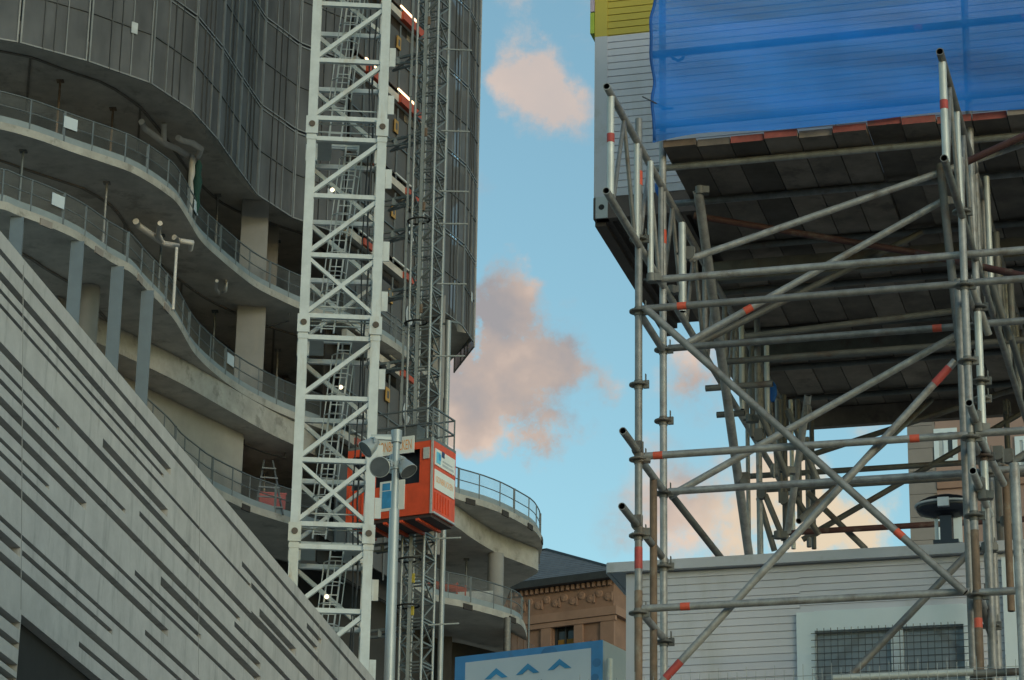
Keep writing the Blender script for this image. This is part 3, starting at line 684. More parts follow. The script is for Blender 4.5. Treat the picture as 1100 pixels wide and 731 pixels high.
b = MB(); b.quad(WP(s_j+.005, 0, .131), WP(s_r, 0, .131), WP(s_r, z_sof+.0, .131), WP(s_j+.005, z_sof+.0, .131)); b.build('opening_shade', 'hole', cp)  # flat black sheet stands in for the shade inside the opening
sj2 = [s_j, wl_(215, 500)[0]]
b = MB()
for (xa, ya), (xb, yb) in (((25, 285), (22.5, 655)), ((215, 510), (213, 725)), ((343, 670), (342, 740))):
    (sa, za), (sb, zb) = wl_(xa, ya), wl_(xb, yb); b.bar(WP(sa, za, 0), WP(sb, zb, 0), .02 if xa < 30 else .012, .006, up=NW)
b.build('panel_joint', 'wallgroove', cp)
# ================================================================== tower building
tb = thing('tower_building', Vector((-12, 105, 0)), 'unfinished concrete tower with wavy slabs wrapped in dark screens', 'building')
X = lambda c: [(p.x, p.y) for p in c]
c0 = pcurve([(-60, 12), (0, 22), (69, 36), (94, 46), (127, 58), (162, 70), (188, 86.5), (209, 102), (219, 112), (244, 145), (267, 180), (285, 200), (300, 211), (323, 219), (350, 229), (372, 237), (400, 258), (428, 283), (455, 304), (471, 315), (491, 328), (506, 347), (509.5, 356)], 41)
c0b = pcurve([(509.5, 357), (507, 366), (495, 377), (480, 392)], 41, 3)
c1 = pcurve([(-60, 128), (0, 139), (40, 150), (76, 163), (112, 175), (140, 185), (162, 197), (178, 208), (190, 218), (203, 238), (216, 259), (237, 279), (265, 302), (280, 312), (300, 322), (322, 332), (345, 340), (365, 346), (400, 360), (440, 387), (469, 418), (480, 434), (481, 441), (478, 452)], 37)
c2 = pcurve([(-60, 217), (0, 224.5), (18, 231), (46, 241), (76, 254), (97, 266), (120, 282), (142, 294), (158, 312), (176, 330), (188, 345), (196, 358), (209, 380), (229, 400), (254, 419), (280, 434), (313, 449), (362, 467), (420, 492), (460, 517), (488, 535), (518, 544), (542, 553), (565, 565), (575.6, 572), (582, 582), (583, 587), (580, 598)], 33)
c3 = pcurve([(60, 385), (110, 425), (150, 462), (182, 490), (196, 506), (214, 520), (228, 530), (261, 546), (275, 552), (307, 562), (330, 569), (360, 578), (410, 605), (462, 643), (500, 653), (537, 663), (560, 672), (566, 685)], 29)
def poly(c, k=1.16, kr=None):
    a, z = c[0], c[-1]; kr = kr or k; m = c[int(len(c)*.72)]
    return X(c)+[(z.x*kr, z.y*kr)]+([(m.x*1.13, m.y*1.13)] if kr < 1.06 else [])+[(a.x*k-6, a.y*k)]
def slab(c, h, th, name='floor_slab', m=('floor_top', 'concrete', 'concrete_light'), k=1.16, kr=None):
    b = MB(); b.slab(poly(c, k, kr), h+EYE, h+th+EYE, 0, 1, 2); return b.build(name, list(m), tb)
slab(offset(c0, .7)+c0b[1:], 41, .45, m=('concrete_dark', 'concrete', 'concrete'))
slab(c1, 37, .26); slab(c2, 33, .26, kr=1.01); slab(c3, 29, .26, kr=1.03)
for k in range(1, 5): slab(offset(c0, 1.0)+c0b[1:], 41+3.55*k, .3, m=('concrete_dark', 'concrete', 'concrete'), k=1.1)
# deep transfer beam under the third slab and the curved wall below it
cd = pcurve([(60, 345), (120, 376), (162, 396), (198, 414), (240, 438), (290, 466), (330, 485), (400, 522), (450, 548), (488, 565), (508, 579), (535, 595), (560, 605), (577.6, 613), (572, 619), (548, 631)], 32.1)
b = MB(); b.slab(poly(cd, 1.1, 1.004), 32.1+EYE, 32.98+EYE, 0, 1, 2); b.build('transfer_beam', ['concrete', 'concrete', 'concrete_light'], tb)
cw = pcurve([(60, 362), (130, 402), (161, 418), (198, 436), (252, 462), (262, 467)], 32.1)
b = MB(); b.wallstrip(X(cw)+[(cw[-1].x*1.06, cw[-1].y*1.06)], 29.2+EYE, 32.1+EYE); b.build('curved_wall', 'stair_wall', tb)
# black pockets in the slab edges
for c, h, rng, st in ((c2, 33, (.66, .97), 2.1), (c3, 29, (.30, .97), 2.6), (c2, 33, (.02, .3), 2.6)):
    r = resample(c, .1); n = len(r); i = int(n*rng[0])
    while i < n*rng[1]-6:
        p, q = r[i], r[i+5]; t = (q-p).normalized(); nn = Vector((t.y, -t.x, 0)); mm = 'form_lines' if rng[1] > .5 else 'quoin'
        b = MB(); b.obox(Vector((p.x, p.y, h+EYE+.05))+nn*.005, t, .24, nn, .03, Z, .11); b.build('edge_pocket', mm, tb); i += int(st/.1)
# soffit joints
for c, h in ((c1, 37), (c2, 33), (c0, 41)):
    r = resample(offset(c, 2.2), .8); b = MB()
    for p, q in zip(r[:-8], r[1:-7]): b.bar(Vector((p.x, p.y, h+EYE-.03)), Vector((q.x, q.y, h+EYE-.03)), .10, .05, up=Z)
    r2 = r[4:-10:7]
    for p in r2: b.bar(Vector((p.x, p.y, h+EYE-.025)), Vector((p.x*1.09, p.y*1.09, h+EYE-.025)), .08, .05, up=Z)
    b.build('soffit_joint', 'joint_grey', tb)
# core wall behind
cc = [p*1.085 for p in c1 if p.y > 0][:-16]
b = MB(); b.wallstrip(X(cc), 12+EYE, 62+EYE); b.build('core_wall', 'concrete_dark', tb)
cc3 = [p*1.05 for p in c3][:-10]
b = MB(); b.wallstrip(X(cc3), 12+EYE, 28.9+EYE); b.build('core_wall', 'interior_shade', tb)
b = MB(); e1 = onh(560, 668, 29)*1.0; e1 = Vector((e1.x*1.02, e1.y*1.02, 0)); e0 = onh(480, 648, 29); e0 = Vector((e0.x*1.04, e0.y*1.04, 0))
b.bar(Vector((e0.x, e0.y, 20)), Vector((e0.x, e0.y, 30.3)), .5); b.build('column', 'interior_shade', tb)
p0 = onh(545, 668, 29); p1 = onh(572, 676, 29); p0, p1 = Vector((p0.x*1.01, p0.y*1.01, 0)), Vector((p1.x*1.02, p1.y*1.02, 0))
b = MB(); t = (p1-p0).normalized(); L_ = (p1-p0).length; k = 0
while k*.3 < L_: b.obox(p0+t*(k*.3+.14)+Z*24, t, .14, Vector((-t.y, t.x, 0)), .05+.01*(k % 2), Z, 6.5); k += 1
b.build('brown_boarding', 'brownwall', tb)
def col(x0, x1, ybase, hs, hb, ht, k, m='pier', rnd=False, name='column', par=tb):
    q = onh((x0+x1)/2, ybase, hs); q = Vector((q.x*k, q.y*k, 0)); wd = (x1-x0)/(FPX*.94/q.length)
    b = MB()
    if rnd: b.tube(q+Z*(hb+EYE), q+Z*(ht+EYE), wd/2, 24)
    else:
        b.obox(q+Z*((hb+ht)/2+EYE), axes(-8)[0], wd/2, axes(-8)[1], wd*.35, Z, (ht-hb)/2)
    return b.build(name, m, par)
col(256, 285, 297, 37, 37.26, 41, 1.03); col(250.5, 281, 418, 33, 33.26, 37, 1.028)
col(285, 297, 300, 37, 37.26, 41, 1.05, 'concrete_dark')
col(88, 111, 262, 33, 22, 33, 1.045, rnd=True)
for x0, x1, y in ((14, 25, 229), (76, 92, 255), (119, 135, 282), (151, 167, 308)):
    q = onh((x0+x1)/2, y, 33); q = Vector((q.x*1.006, q.y*1.006, 0)); s = .40; ax, ay = axes(-6)
    b = MB(); zc = (22+33)/2+EYE; hz = 5.5
    b.obox(q+Z*zc-ay*.17, ax, s/2, ay, .02, Z, hz); b.obox(q+Z*zc+ay*.17, ax, s/2, ay, .02, Z, hz); b.obox(q+Z*zc, ax, .015, ay, .149, Z, hz); b.build('steel_column', 'bluesteel', tb)
col(523, 540, 660, 29, 29.2, 32.1, 1.02, rnd=True)
col(463, 481, 432, 37, 31, 41, 1.012, 'pier', rnd=False); col(470, 476, 420, 37, 33, 41, 1.0, 'pier')
q = onh(545, 664, 29); b = MB(); b.tube(Vector((q.x, q.y, 15)), Vector((q.x, q.y, 29+EYE)), .14, 12); b.build('steel_column', 'galv_dark', tb)
q = onh(568, 668, 29); b = MB(); b.tube(Vector((q.x, q.y, 15)), Vector((q.x, q.y, 29.9+EYE)), .045, 10); b.build('steel_column', 'rail', tb)
# props and cables between the slabs
for x, yb, hb_b, hb_t, k in ((60, 150, 37.26, 41, 1.05), (118, 168, 37.26, 41, 1.06), (231, 268, 37.26, 41, 1.05), (296, 306, 37.26, 41, 1.06), (110, 268, 33.26, 37, 1.05), (170, 312, 33.26, 37, 1.06), (228, 390, 33.26, 37, 1.06), (296, 430, 33.26, 37, 1.06), (305, 440, 33.26, 37, 1.08), (20, 225, 33.26, 37, 1.06), (283, 545, 29.26, 32.1, 1.06), (300, 550, 29.26, 32.1, 1.07), (500, 650, 29.26, 32.1, 1.04), (472, 640, 29.26, 32.1, 1.05)):
    q = onh(x, yb, hb_b-.26); q = Vector((q.x*k, q.y*k, 0)); b = MB(); hm_ = (hb_b+hb_t)/2
    b.tube(q+Z*(hb_b+EYE), q+Z*(hm_+EYE), .055, 8); b.tube(q+Z*(hm_+EYE), q+Z*(hb_t+EYE), .042, 8); b.obox(q+Z*(hb_t+EYE-.02), CR, .12, Vector((0, 1, 0)), .12, Z, .02); b.build('prop', random.choice(('rail', 'rust', 'galv')), tb)
for pts, h in ((((20, 150), (90, 170), (140, 192), (170, 204)), 40.7), (((40, 262), (90, 275), (135, 300)), 36.7), (((262, 350), (285, 352), (310, 345)), 36.6), (((262, 478), (285, 487), (306, 492)), 31.9)):
    P_ = [onh(x, y, h) for x, y in pts]; b = MB(); b.path([P_[0]+Z*.3]+P_+[P_[-1]+Z*.3], .03, 6); b.build('cable', 'gutter', tb)
fb_ = MB(); qs = [onh(x, y, 32.6) for x, y in ((-20, 232), (14, 240), (38, 252), (62, 268), (78, 283))]
for p_a, p_b in zip(qs, qs[1:]): fb_.bar(p_a*1.02, p_b*1.02, .35, .18, up=Z)
fb_.build('formwork_beam', 'rust', tb)
# ---- guard rails
notices = {37: [(75, 127), (209, 235)], 33: [(60, 213), (246, 388)], 29: []}
def guard(c, h, frac, label, gate=()):
    r = resample(offset(c, .12), .1); n = len(r); r = r[int(n*frac[0]):int(n*frac[1])]; n = len(r)
    root = thing('guard_rail', Vector((r[n//2].x, r[n//2].y, h+.26+EYE)), label, 'guard rail'); zb = h+.26+EYE
    rr = r[::6]
    V = lambda p, z: Vector((p.x, p.y, zb+z))
    for nm, z, w in (('top_rail', 1.08, .05), ('mid_rail', .62, .035)):
        b = MB(); b.path([V(p, z) for p in rr], w/2*1.1, 6); b.build(nm, 'rail', root)
    b = MB(); vs = [V(p, z) for z in (.27, 1.05) for p in rr]; m = len(rr); b.add(vs, [(i, i+1, m+i+1, m+i) for i in range(m-1)], 0, True); b.build('wire_infill', 'wiremesh', root)
    b = MB()
    for p, q in zip(rr, rr[1:]): b.bar(V(p, .13), V(q, .13), .26, .03, up=Z.cross((q-p)).normalized())
    b.build('kickboard', 'kick', root)
    i = 4; k = 0
    while i < n:
        b = MB(); w = .09 if k % 3 == 0 else .045; b.obox(V(r[i], .52), CR, w/2, Vector((0, 1, 0)), .03, Z, .58 if k % 3 == 0 else .55); b.build('post', 'rail', root); i += 11 if k % 2 else 13; k += 1
    for x, y in notices.get(h, ()):
        best = min(r, key=lambda p: abs(550+FPX*(V(p, .7)-CAM).dot(CR)/(V(p, .7)-CAM).dot(_F)-x)); i = r.index(best); t = (r[min(i+3, n-1)]-r[max(i-3, 0)]).normalized(); nn = Vector((t.y, -t.x, 0))
        b = MB(); b.obox(V(best, .72)+nn*.06, t, .26, nn, .01, Z, .2); b.build('notice', 'notice', root)
    return root
guard(c1, 37, (0, .80), 'grey guard rail along the upper open balcony below the dark screens')
guard(c2, 33, (0, .63), 'grey guard rail along the middle balcony above the blue steel columns')
guard(c2, 33, (.70, .985), 'guard rail against the sky on the rounded balcony right of the orange hoist cage')
guard(c3, 29, (.18, .60), 'guard rail on the lowest balcony just above the precast wall')
guard(c3, 29, (.66, .985), 'guard rail in front of the round column, low balcony right of the hoist mast')
# ---- perforated screens
scr = thing('protection_screen', Vector((c0[40].x, c0[40].y, 41)), 'tall dark perforated screens hung around the upper floors of the tower', 'protection screen')
def screens(c, step=2.45):
    r = resample(c, step)
    for i in range(len(r)-1):
        p, q = r[i], r[i+1]; t = (q-p).normalized(); nn = Vector((t.y, -t.x, 0)); dist = p.length
        z0 = 40.3; lift = 0; fr = []
        while z0 < .545*dist and lift < 5:
            z1 = z0+3.55
            b = MB(); V = lambda s, z, d=0: p.lerp(q, s)+Z*(z+EYE)+nn*d
            b.quad(V(.01, z0+.03), V(.99, z0+.03), V(.99, z1-.03), V(.01, z1-.03), 0)
            for s, w, m_ in ((.02, .06, 1), (.34, .035, 2 if (i+lift) % 3 else 1), (.67, .035, 1 if (i*2+lift) % 3 else 2), (.975, .05, 1), (.5, .022, 2)):
                b.bar(V(s, z0+.02, .03), V(s, z1-.02, .03), w, .05, up=nn, mi=m_)
            for zz, m_ in ((z0+.05, 1), (z1-.1, 1), (z0+1.8, 2)): b.bar(V(.02, zz, .02), V(.98, zz, .02), .05, .05, up=Z, mi=m_)
            sp_ = b.build('screen_panel', ['screen', 'screen_frame', 'screen_dark'], scr)
            if (i*7+lift*5) % 6 == 2:
                b = MB(); b.obox(V(.5+.2*math.sin(i), z0+1.2+.6*math.cos(i*3), .07), t, .12, nn, .008, Z, .2); b.build('notice', 'ad_grey', sp_)
            z0 = z1; lift += 1
iA = min(range(len(c0)), key=lambda i: (c0[i]-onh(380, 242, 41)).xy.length); iB = min(range(len(c0)), key=lambda i: (c0[i]-onh(452, 302, 41)).xy.length)
screens(c0[:iA+1]); screens(c0[iB:], 1.9)
screens([c0[-1], c0b[1], c0b[len(c0b)//2], c0b[-1]], 3.5)
for x, y in ((124, 2), (190, 38), (282, 130)):
    pass
# ---- landing strip with boards, orange slab edges and lit tubes behind the hoist
fa, fb = c0[iA].copy(), c0[iB].copy(); ft = (fb-fa).normalized(); fn = Vector((ft.y, -ft.x, 0)); FL = (fb-fa).length
def fpx(x, y): q = onplane(x, y, Vector((fa.x, fa.y, 0)), fn); return (q-fa).dot(ft), q.z
FP = lambda s, z, d: fa+ft*s+fn*d+Z*z
lz = [fpx(430, y)[1] for y in (15, 107, 200, 293, 400, 507, 640)]; lz.insert(0, lz[0]*2-lz[1])
for k, z in enumerate(lz[:-1]):
    zn = lz[k+1]
    b = MB(); b.obox(FP(FL/2, z, -.12), ft, FL/2, fn, .1, Z, .15); b.build('landing_edge', 'concrete', tb)
    for (xa, xb) in (((426, 449), (389, 405)) if k in (1, 2) else ((436, 449), (391, 401))):
        sa, sb = fpx(xa, 200)[0], fpx(xb, 200)[0]; b = MB(); b.obox(FP((sa+sb)/2, z, -.0), ft, (sb-sa)/2, fn, .1, Z, .17 if k < 3 else .13); b.build('orange_barrier', 'orange', tb)
    b = MB(); hz = z-zn-.5
    n = 6
    for j in range(n):
        s0, s1 = FL*j/n+.02, FL*(j+1)/n-.02; b.obox(FP((s0+s1)/2, zn+.42+hz*.44, -.25), ft, (s1-s0)/2, fn, .03, Z, hz*.40)
    b.build('landing_board', 'board', tb)
    b = MB(); b.bar(FP(0, zn+.45+hz*.42, -.18), FP(FL, zn+.45+hz*.42, -.18), .05, mi=0)
    for j in range(n+1): b.bar(FP(FL*j/n, zn+.3, -.17), FP(FL*j/n, z-.3, -.17), .06)
    b.build('landing_frame', 'rail', tb)
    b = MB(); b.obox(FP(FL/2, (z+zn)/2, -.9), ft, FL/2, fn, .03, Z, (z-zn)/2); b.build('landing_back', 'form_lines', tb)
    if k:
        for s, m in ((fpx(433, 0+200)[0], 0), (fpx(397, 200)[0], 1)):
            on = k in (1, 2) or (m and k in (2, 3))
            b = MB(); b.bar(FP(s-.85, z+.30, .06), FP(s+.85, z+.30, .06), .06); b.build('strip_light', 'tube_on' if on else 'tube_off', tb)
    s = fpx(427, 200)[0]; zz = z-1.15
    b = MB(); b.obox(FP(s, zz, -.14), ft, .17, fn, .02, Z, .27); b.obox(FP(s, zz, -.115), ft, .08, fn, .004, Z, .14, 1); b.build('yellow_notice', ['yellow', 'board'], tb)
    if k > 2:
        b = MB(); pts = [FP(s+1.7+.32*math.cos(a), zz-.2+.42*math.sin(a), -.12) for a in [2*math.pi*i/20 for i in range(20)]]; b.add(pts, [tuple(range(20))]); b.build('oval_notice', 'ad_grey', tb)
# ================================================================== tower crane mast
AC, BC = axes(-3.9)
q = aty(316.5, 573, 85); FL0 = Vector((q.x, q.y, 0))
def cpl(x, y): return onplane(x, y, FL0, BC)
zp = [cpl(316, 573).z, cpl(325.5, 349).z]; SL = zp[1]-zp[0]
wm = (cpl(396, 573)-FL0).dot(AC)
cr = thing('tower_crane', FL0+AC*wm/2+BC*wm/2, 'white lattice tower crane mast standing in front of the tower', 'tower crane')
rows = [(cpl(x, y).z-zp[0])/SL for x, y in ((317, 562.8), (319, 494), (322, 427), (325, 362.5))]   # horizontals within one section
LG = .29
CP = lambda a, c, z: FL0+AC*a+BC*c+Z*z
first = None
for k in range(-3, 4):
    z0 = zp[0]+SL*k; 
    if z0 > 62: break
    b = MB(); hz = [z0+SL*f for f in rows]
    faces = [((0, 0), (wm, 0)), ((wm, 0), (wm, wm)), ((wm, wm), (0, wm)), ((0, wm), (0, 0))]
    for fi, (a, c) in enumerate(faces):
        for z in hz:
            b.bar(CP(*a, z), CP(*c, z), .145, .145, up=Z)
        for i in range(3):
            lo_, hi_ = (hz[i], hz[i+1])
            if fi in (0, 1, 3): b.bar(CP(*a, lo_+.05), CP(*c, hi_-.05), .16, .13)
            if fi == 2: b.bar(CP(*c, hi_-.05), CP(*a, lo_+.05), .14, .13)
            if i == 0 and fi in (0, 2) and k < 2: b.bar(CP(*c, lo_+.05), CP(*a, hi_-.05), .14, .11)
    sec = b.build('mast_section', 'crane', cr)
    for (a, c) in ((0, 0), (wm, 0), (wm, wm), (0, wm)):
        b = MB(); b.obox(CP(a, c, z0+SL/2), AC, LG/2, BC, LG/2, Z, SL/2-.004); leg = b.build('leg', 'crane', sec)
        b = MB(); b.obox(CP(a, c, z0), AC, LG/2+.05, BC, LG/2+.05, Z, .30); b.obox(CP(a, c, z0-.42), AC, LG/2+.02, BC, LG/2+.02, Z, .08); lug = b.build('joint_lug', 'crane_rusty' if (k == 0 and a == 0) else 'crane', leg)
        if k == 0 and a == 0 and c == 0:
            st = MB(); st.obox(CP(0, -LG/2-.003, z0-1.1), AC, LG*.42, BC, .002, Z, .62); st.build('rust_stain', 'crane_rusty', leg)
        b = MB(); b.tube(CP(a, c, z0+.02)-BC*(LG/2+.09), CP(a, c, z0+.02)-BC*(LG/2+.04), .10, 14); b.build('pin', 'pin', lug)
    for dz in (.9, 2.6, 5.1):
        b = MB(); b.obox(CP(wm+LG/2+.11, .05, z0+dz), AC, .10, BC, .03, Z, .33); b.build('lug_plate', 'crane', sec)
for dz in range(-3, 4):                                        # ladders with hoops, one leaning run per section, and landings
    z0 = zp[0]+SL*dz; a0, a1 = .75, 1.35
    if z0 > 60: break
    ladder = MB(); p, q = CP(a0+.0, 1.25, z0+.2), CP(a1, 1.25, z0+SL+.1)
    for o_ in (-.2, .2):
        ladder.bar(p+AC*o_, q+AC*o_, .05)
    n = 22
    for i in range(n): c = p.lerp(q, (i+.5)/n); ladder.bar(c-AC*.2, c+AC*.2, .03)
    lo_ = ladder.build('ladder', 'crane_grey', cr)
    hoops = MB()
    for i in range(2, 10):
        c = p.lerp(q, i/10); pts = [c+AC*(.36*math.cos(t))-BC*(.36*math.sin(t)-.02) for t in [math.pi*j/10*1.1-.15 for j in range(11)]]; hoops.path(pts, .022, 5)
    for t in (.2, math.pi/2, 2.9):
        hoops.bar(p.lerp(q, .2)+AC*(.36*math.cos(t))-BC*(.36*math.sin(t)), p.lerp(q, .9)+AC*(.36*math.cos(t))-BC*(.36*math.sin(t)), .03)
    hoops.build('ladder_cage', 'crane_grey', lo_)
    b = MB(); zl = z0+SL-.28; 
    b.span(CP(.2, .2, zl), AC, BC, 0, .45, 0, wm-.4, 0, .04); b.span(CP(.2, .2, zl), AC, BC, 1.35, wm-.4, 0, wm-.4, 0, .04); b.span(CP(.2, .2, zl), AC, BC, .452, 1.348, .0, .5, 0, .04)
    for c_ in (.25, wm-.25):
        for zz in (.5, 1.0): b.bar(CP(.2, c_, zl+zz), CP(wm-.2, c_, zl+zz), .04)
    b.build('landing', 'crane_grey', cr)
b = MB(); b.path([CP(wm*.86+.05*math.sin(z*1.3), wm*.55+.06*math.cos(z*.9), z) for z in [EYE+1.3*i for i in range(48)]], .035, 6); b.path([CP(wm*.80+.05*math.sin(z*.8+1), wm*.6, z) for z in [EYE+1.3*i for i in range(48)]], .025, 6); b.build('power_cable', 'gutter', cr)
for x, y in ((375, 6), (357, 204), (366, 416), (351, 641)):
    c = aty(x, y, 86.2); b = MB(); b.lathe(c+Z*.06, -Z, [(0, .02), (.03, .06), (.08, .075), (.12, .04), (.14, .0)], 12); bl = b.build('work_light', 'bulb', cr)
# ================================================================== hoist: mast, cage, guide pole
AH, BH = axes(26)
mb0 = aty(448.5, 640, 95.6); MB0 = Vector((mb0.x, mb0.y, 0)); mw = .84
hm = thing('hoist_mast', MB0, 'dark grey lattice mast of the construction hoist running up the tower', 'hoist mast')
def hsec(z0):
    b = MB(); H = 1.508; q = lambda a, c, z: MB0+AH*a+BH*c+Z*(z0+z); h = mw/2
    for a, c in ((-h, -h), (h, -h), (h, h), (-h, h)): b.tube(q(a, c, 0), q(a, c, H-.002), .05, 8, mi=1)
    cs = [(-h, -h), (h, -h), (h, h), (-h, h)]
    for i in range(4):
        a, c = cs[i], cs[(i+1) % 4]
        for z in (.06, .75, 1.45): b.bar(q(*a, z), q(*c, z), .055)
        b.bar(q(*a, .06), q(*c, .75), .05); b.bar(q(*c, .75), q(*a, 1.45), .05)
    b.bar(q(-h-.2, -h, .02), q(-h-.2, -h, H-.002), .08, mi=0)
    b.bar(q(-.05, -h-.06, 0), q(-.05, -h-.06, H-.002), .12, mi=0)
    return b.build('mast_section', ['hoist', 'hoist_light'], hm)
ps = hsec(14.0); l0 = ps.location.copy()
for k in range(1, 32):
    o = ps.copy(); COL.objects.link(o); o.parent = hm; o.location = l0+Z*1.508*k
b = MB(); b.span(MB0, AH, BH, -.5, .5, -.5, .5, 0, 14.0); b.build('mast_base', 'hoist', hm)
for y in (47, 135, 200, 235, 300, 378, 575, 668):               # ties from the mast to the crane side and the slabs
    z = aty(436, y, 95).z; b = MB()
    L0 = MB0-AH*.42+Z*z
    b.bar(L0, L0-AH*1.9, .09); b.bar(L0+BH*.6, L0-AH*1.7+BH*.9, .07); b.bar(L0-Z*.3, L0-AH*1.8-Z*.18, .07); b.bar(L0-AH*.2, L0-AH*1.7+BH*.9, .06); b.bar(L0-AH*1.0, L0-AH*1.0-Z*.25, .12)
    b.bar(MB0+AH*.42+Z*z, MB0+AH*1.15+BH*.9+Z*(z+.2), .05)
    b.build('wall_tie', 'hoist', hm)
for y in (235, 345, 600, 650):
    z = aty(440, y, 95).z; b = MB(); b.path([MB0-AH*.1+BH*.0+Z*z+AH*(.42*math.cos(t))-BH*(.5+.3*math.sin(t)) for t in [2*math.pi*i/14 for i in range(15)]], .035, 6); b.build('cable_loop', 'hole', hm)
for y in (20, 140, 220, 330, 620, 655):
    z = aty(440, y, 95).z; b = MB(); b.obox(MB0-BH*.46+Z*z, AH, .11, BH, .04, Z, .16); b.build('mast_bracket', 'cabin_yellow' if y > 600 else 'rust', hm)
q = aty(474.5, 640, 96.8); b = MB(); b.tube(Vector((q.x, q.y, 0)), Vector((q.x, q.y, aty(480, 345, 96.8).z)), .10, 12); gp = b.build('guide_pole', 'hoist_light'); tag(gp, 'pale vertical cable guide pole just right of the hoist mast', 'pole')
b = MB(); z_ = aty(480, 345, 96.8).z; b.bar(Vector((q.x, q.y, z_-.1)), Vector((q.x-1.4, q.y+.6, z_)), .07); b.bar(Vector((q.x, q.y, z_)), Vector((q.x+.4, q.y+.5, z_+.1)), .06); b.build('arm', 'hoist', gp)
# cage
CC = aty(463.5, 551, 93)
cage = thing('hoist_cage', CC-AH*1.6+BH*.8, 'orange hoist cage with advertising boards at mid height of the mast', 'hoist cage')
La = (CC-onplane(371, 566, CC, BH)).dot(AH); Lb = (onplane(488, 563, CC, AH)-CC).dot(BH)
Hc = onplane(463, 470, CC, BH).z-CC.z
C_ = lambda a, c, z: CC+AH*a+BH*c+Z*z
def cs(name, spans, mats, par=cage):
    b = MB()
    for s in spans: b.span(CC, AH, BH, *s)
    return b.build(name, mats, par)
cs('floor', [(-La, 0, 0, Lb, -.0, .14)], 'cage')
cs('underframe', [(-La+.05, -.05, .06, Lb-.06, -.12, -.004, 1)]+[(-La+.2+i*.62, -La+.32+i*.62, .02, Lb-.02, -.2, -.12, 0) for i in range(5)], ['cage', 'cage_dark'])
cs('roof', [(-La, 0, 0, Lb, Hc-.1, Hc)], 'hoist')
zw = 1.12
fs = [(-La, 0, 0, .06, .142, zw), (-La, 0, .0, .06, Hc-.35, Hc-.102)]
for a in (-La, -2.35, -1.55, -.5): fs.append((a, a+(.16 if a != -.5 else .495), .0, .055, zw, Hc-.352))
cs('front_panel', fs, 'cage')
cs('corner_channel', [(-.06, .02, -.03, .0, -.02, Hc)], 'galv_light')
cs('switch_box', [(-.34, -.12, -.06, -.002, Hc-.75, Hc-.35)], 'galv_light')
ribs = [(-La+.08+i*.17, -La+.12+i*.17, -.02, -.001, .2, zw-.05) for i in range(5)]; cs('rib', ribs, 'cage')
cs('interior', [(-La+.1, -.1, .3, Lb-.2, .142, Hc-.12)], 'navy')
sd = [(-.04, 0, .06, Lb, Hc-.35, Hc-.102), (-.04, 0, .06, Lb, 1.60, 1.70), (-.04, 0, .06, .14, .142, Hc-.352), (-.04, 0, Lb-.12, Lb, .142, Hc-.352), (-.04, -.002, .14, Lb-.12, .142, 1.6), (-.04, -.004, .14, Lb-.12, 1.7, Hc-.352)]
cs('side_panel', sd, 'cage')
cs('side_rib', [(0.001, .03, .2+i*.2*1.0, .24+i*.2, .2, .78) for i in range(int((Lb-.3)/.2))], 'cage')
cs('door_sill', [(.0, .07, .03, Lb-.03, .0, .06)], 'ad_grey')
ad = cs('advert_board', [(.002, .03, .12, Lb-.1, 1.74, Hc-.36)], 'ad_white')
b = MB(); b.span(CC, AH, BH, .031, .04, .2, .5, 1.82, Hc-.45, 0); b.span(CC, AH, BH, .041, .046, .58, .78, 2.12, 2.32, 1); b.span(CC, AH, BH, .041, .046, .36, .52, 1.95, Hc-.5, 2); b.build('logo', ['ad_sky', 'ad_navy', 'ad_blue'], ad)
b = MB(); b.span(CC, AH, BH, .031, .035, .66, Lb-.2, 1.82, 1.9); b.span(CC, AH, BH, .031, .035, .66, Lb-.3, 1.96, 2.02); b.build('small_print', 'ad_grey', ad)
ad2 = cs('advert_board', [(.002, .03, .12, Lb-.1, .9, 1.58)], 'ad_white')
b = MB(); text_mesh(b, 'ISONBRUCKEN', CC+AH*.034+BH*.22+Z*1.14, BH, Z, .22, Lb-.45); b.build('lettering', 'ad_orange', ad2)
p_, q_ = onplane(403, 492, CC-BH*.1, BH), onplane(445, 468, CC-BH*.1, BH)
a0, a1 = (p_-CC).dot(AH), (q_-CC).dot(AH); zs0 = onplane(445, 486, CC-BH*.1, BH).z-CC.z; zs1 = q_.z-CC.z
ad3 = cs('name_board', [(a0, a1, -.12, -.062, zs0, zs1)], 'ad_white')
b = MB(); text_mesh(b, 'ISONBRUCKEN', C_(a0+.06, -.124, zs0+.12), AH, Z, zs1-zs0-.24, a1-a0-.14); b.build('lettering', 'ad_orange', ad3)
pa, za = (onplane(411, 535, CC, BH)-CC).dot(AH), onplane(411, 541, CC, BH).z-CC.z
ad4 = cs('poster', [(pa-.1, pa+.85, -.03, -.002, za-.3, za+.75)], 'ad_white')
cs('poster_block', [(pa, pa+.4, -.04, -.031, za-.2, za+.4), (pa, pa+.3, -.04, -.031, za+.43, za+.68), (pa+.45, pa+.62, -.04, -.031, za-.1, za+.3)], 'ad_blue', ad4)
b = MB()
for z in (.55, 1.08):
    for a, c in (((-La, .05), (-.05, .05)), ((-.05, .05), (-.05, Lb-.05)), ((-.05, Lb-.05), (-La, Lb-.05))): b.bar(C_(*a, Hc+z), C_(*c, Hc+z), .05)
for i in range(4): b.bar(C_(-La+i*(La-.05)/3, .05, Hc), C_(-La+i*(La-.05)/3, .05, Hc+1.1), .055)
b.bar(C_(-.05, Lb-.05, Hc), C_(-.05, Lb-.05, Hc+1.1), .055); b.bar(C_(-.05, Lb*.5, Hc), C_(-.05, Lb*.5, Hc+1.1), .04); b.build('roof_rail', 'rail', cage)
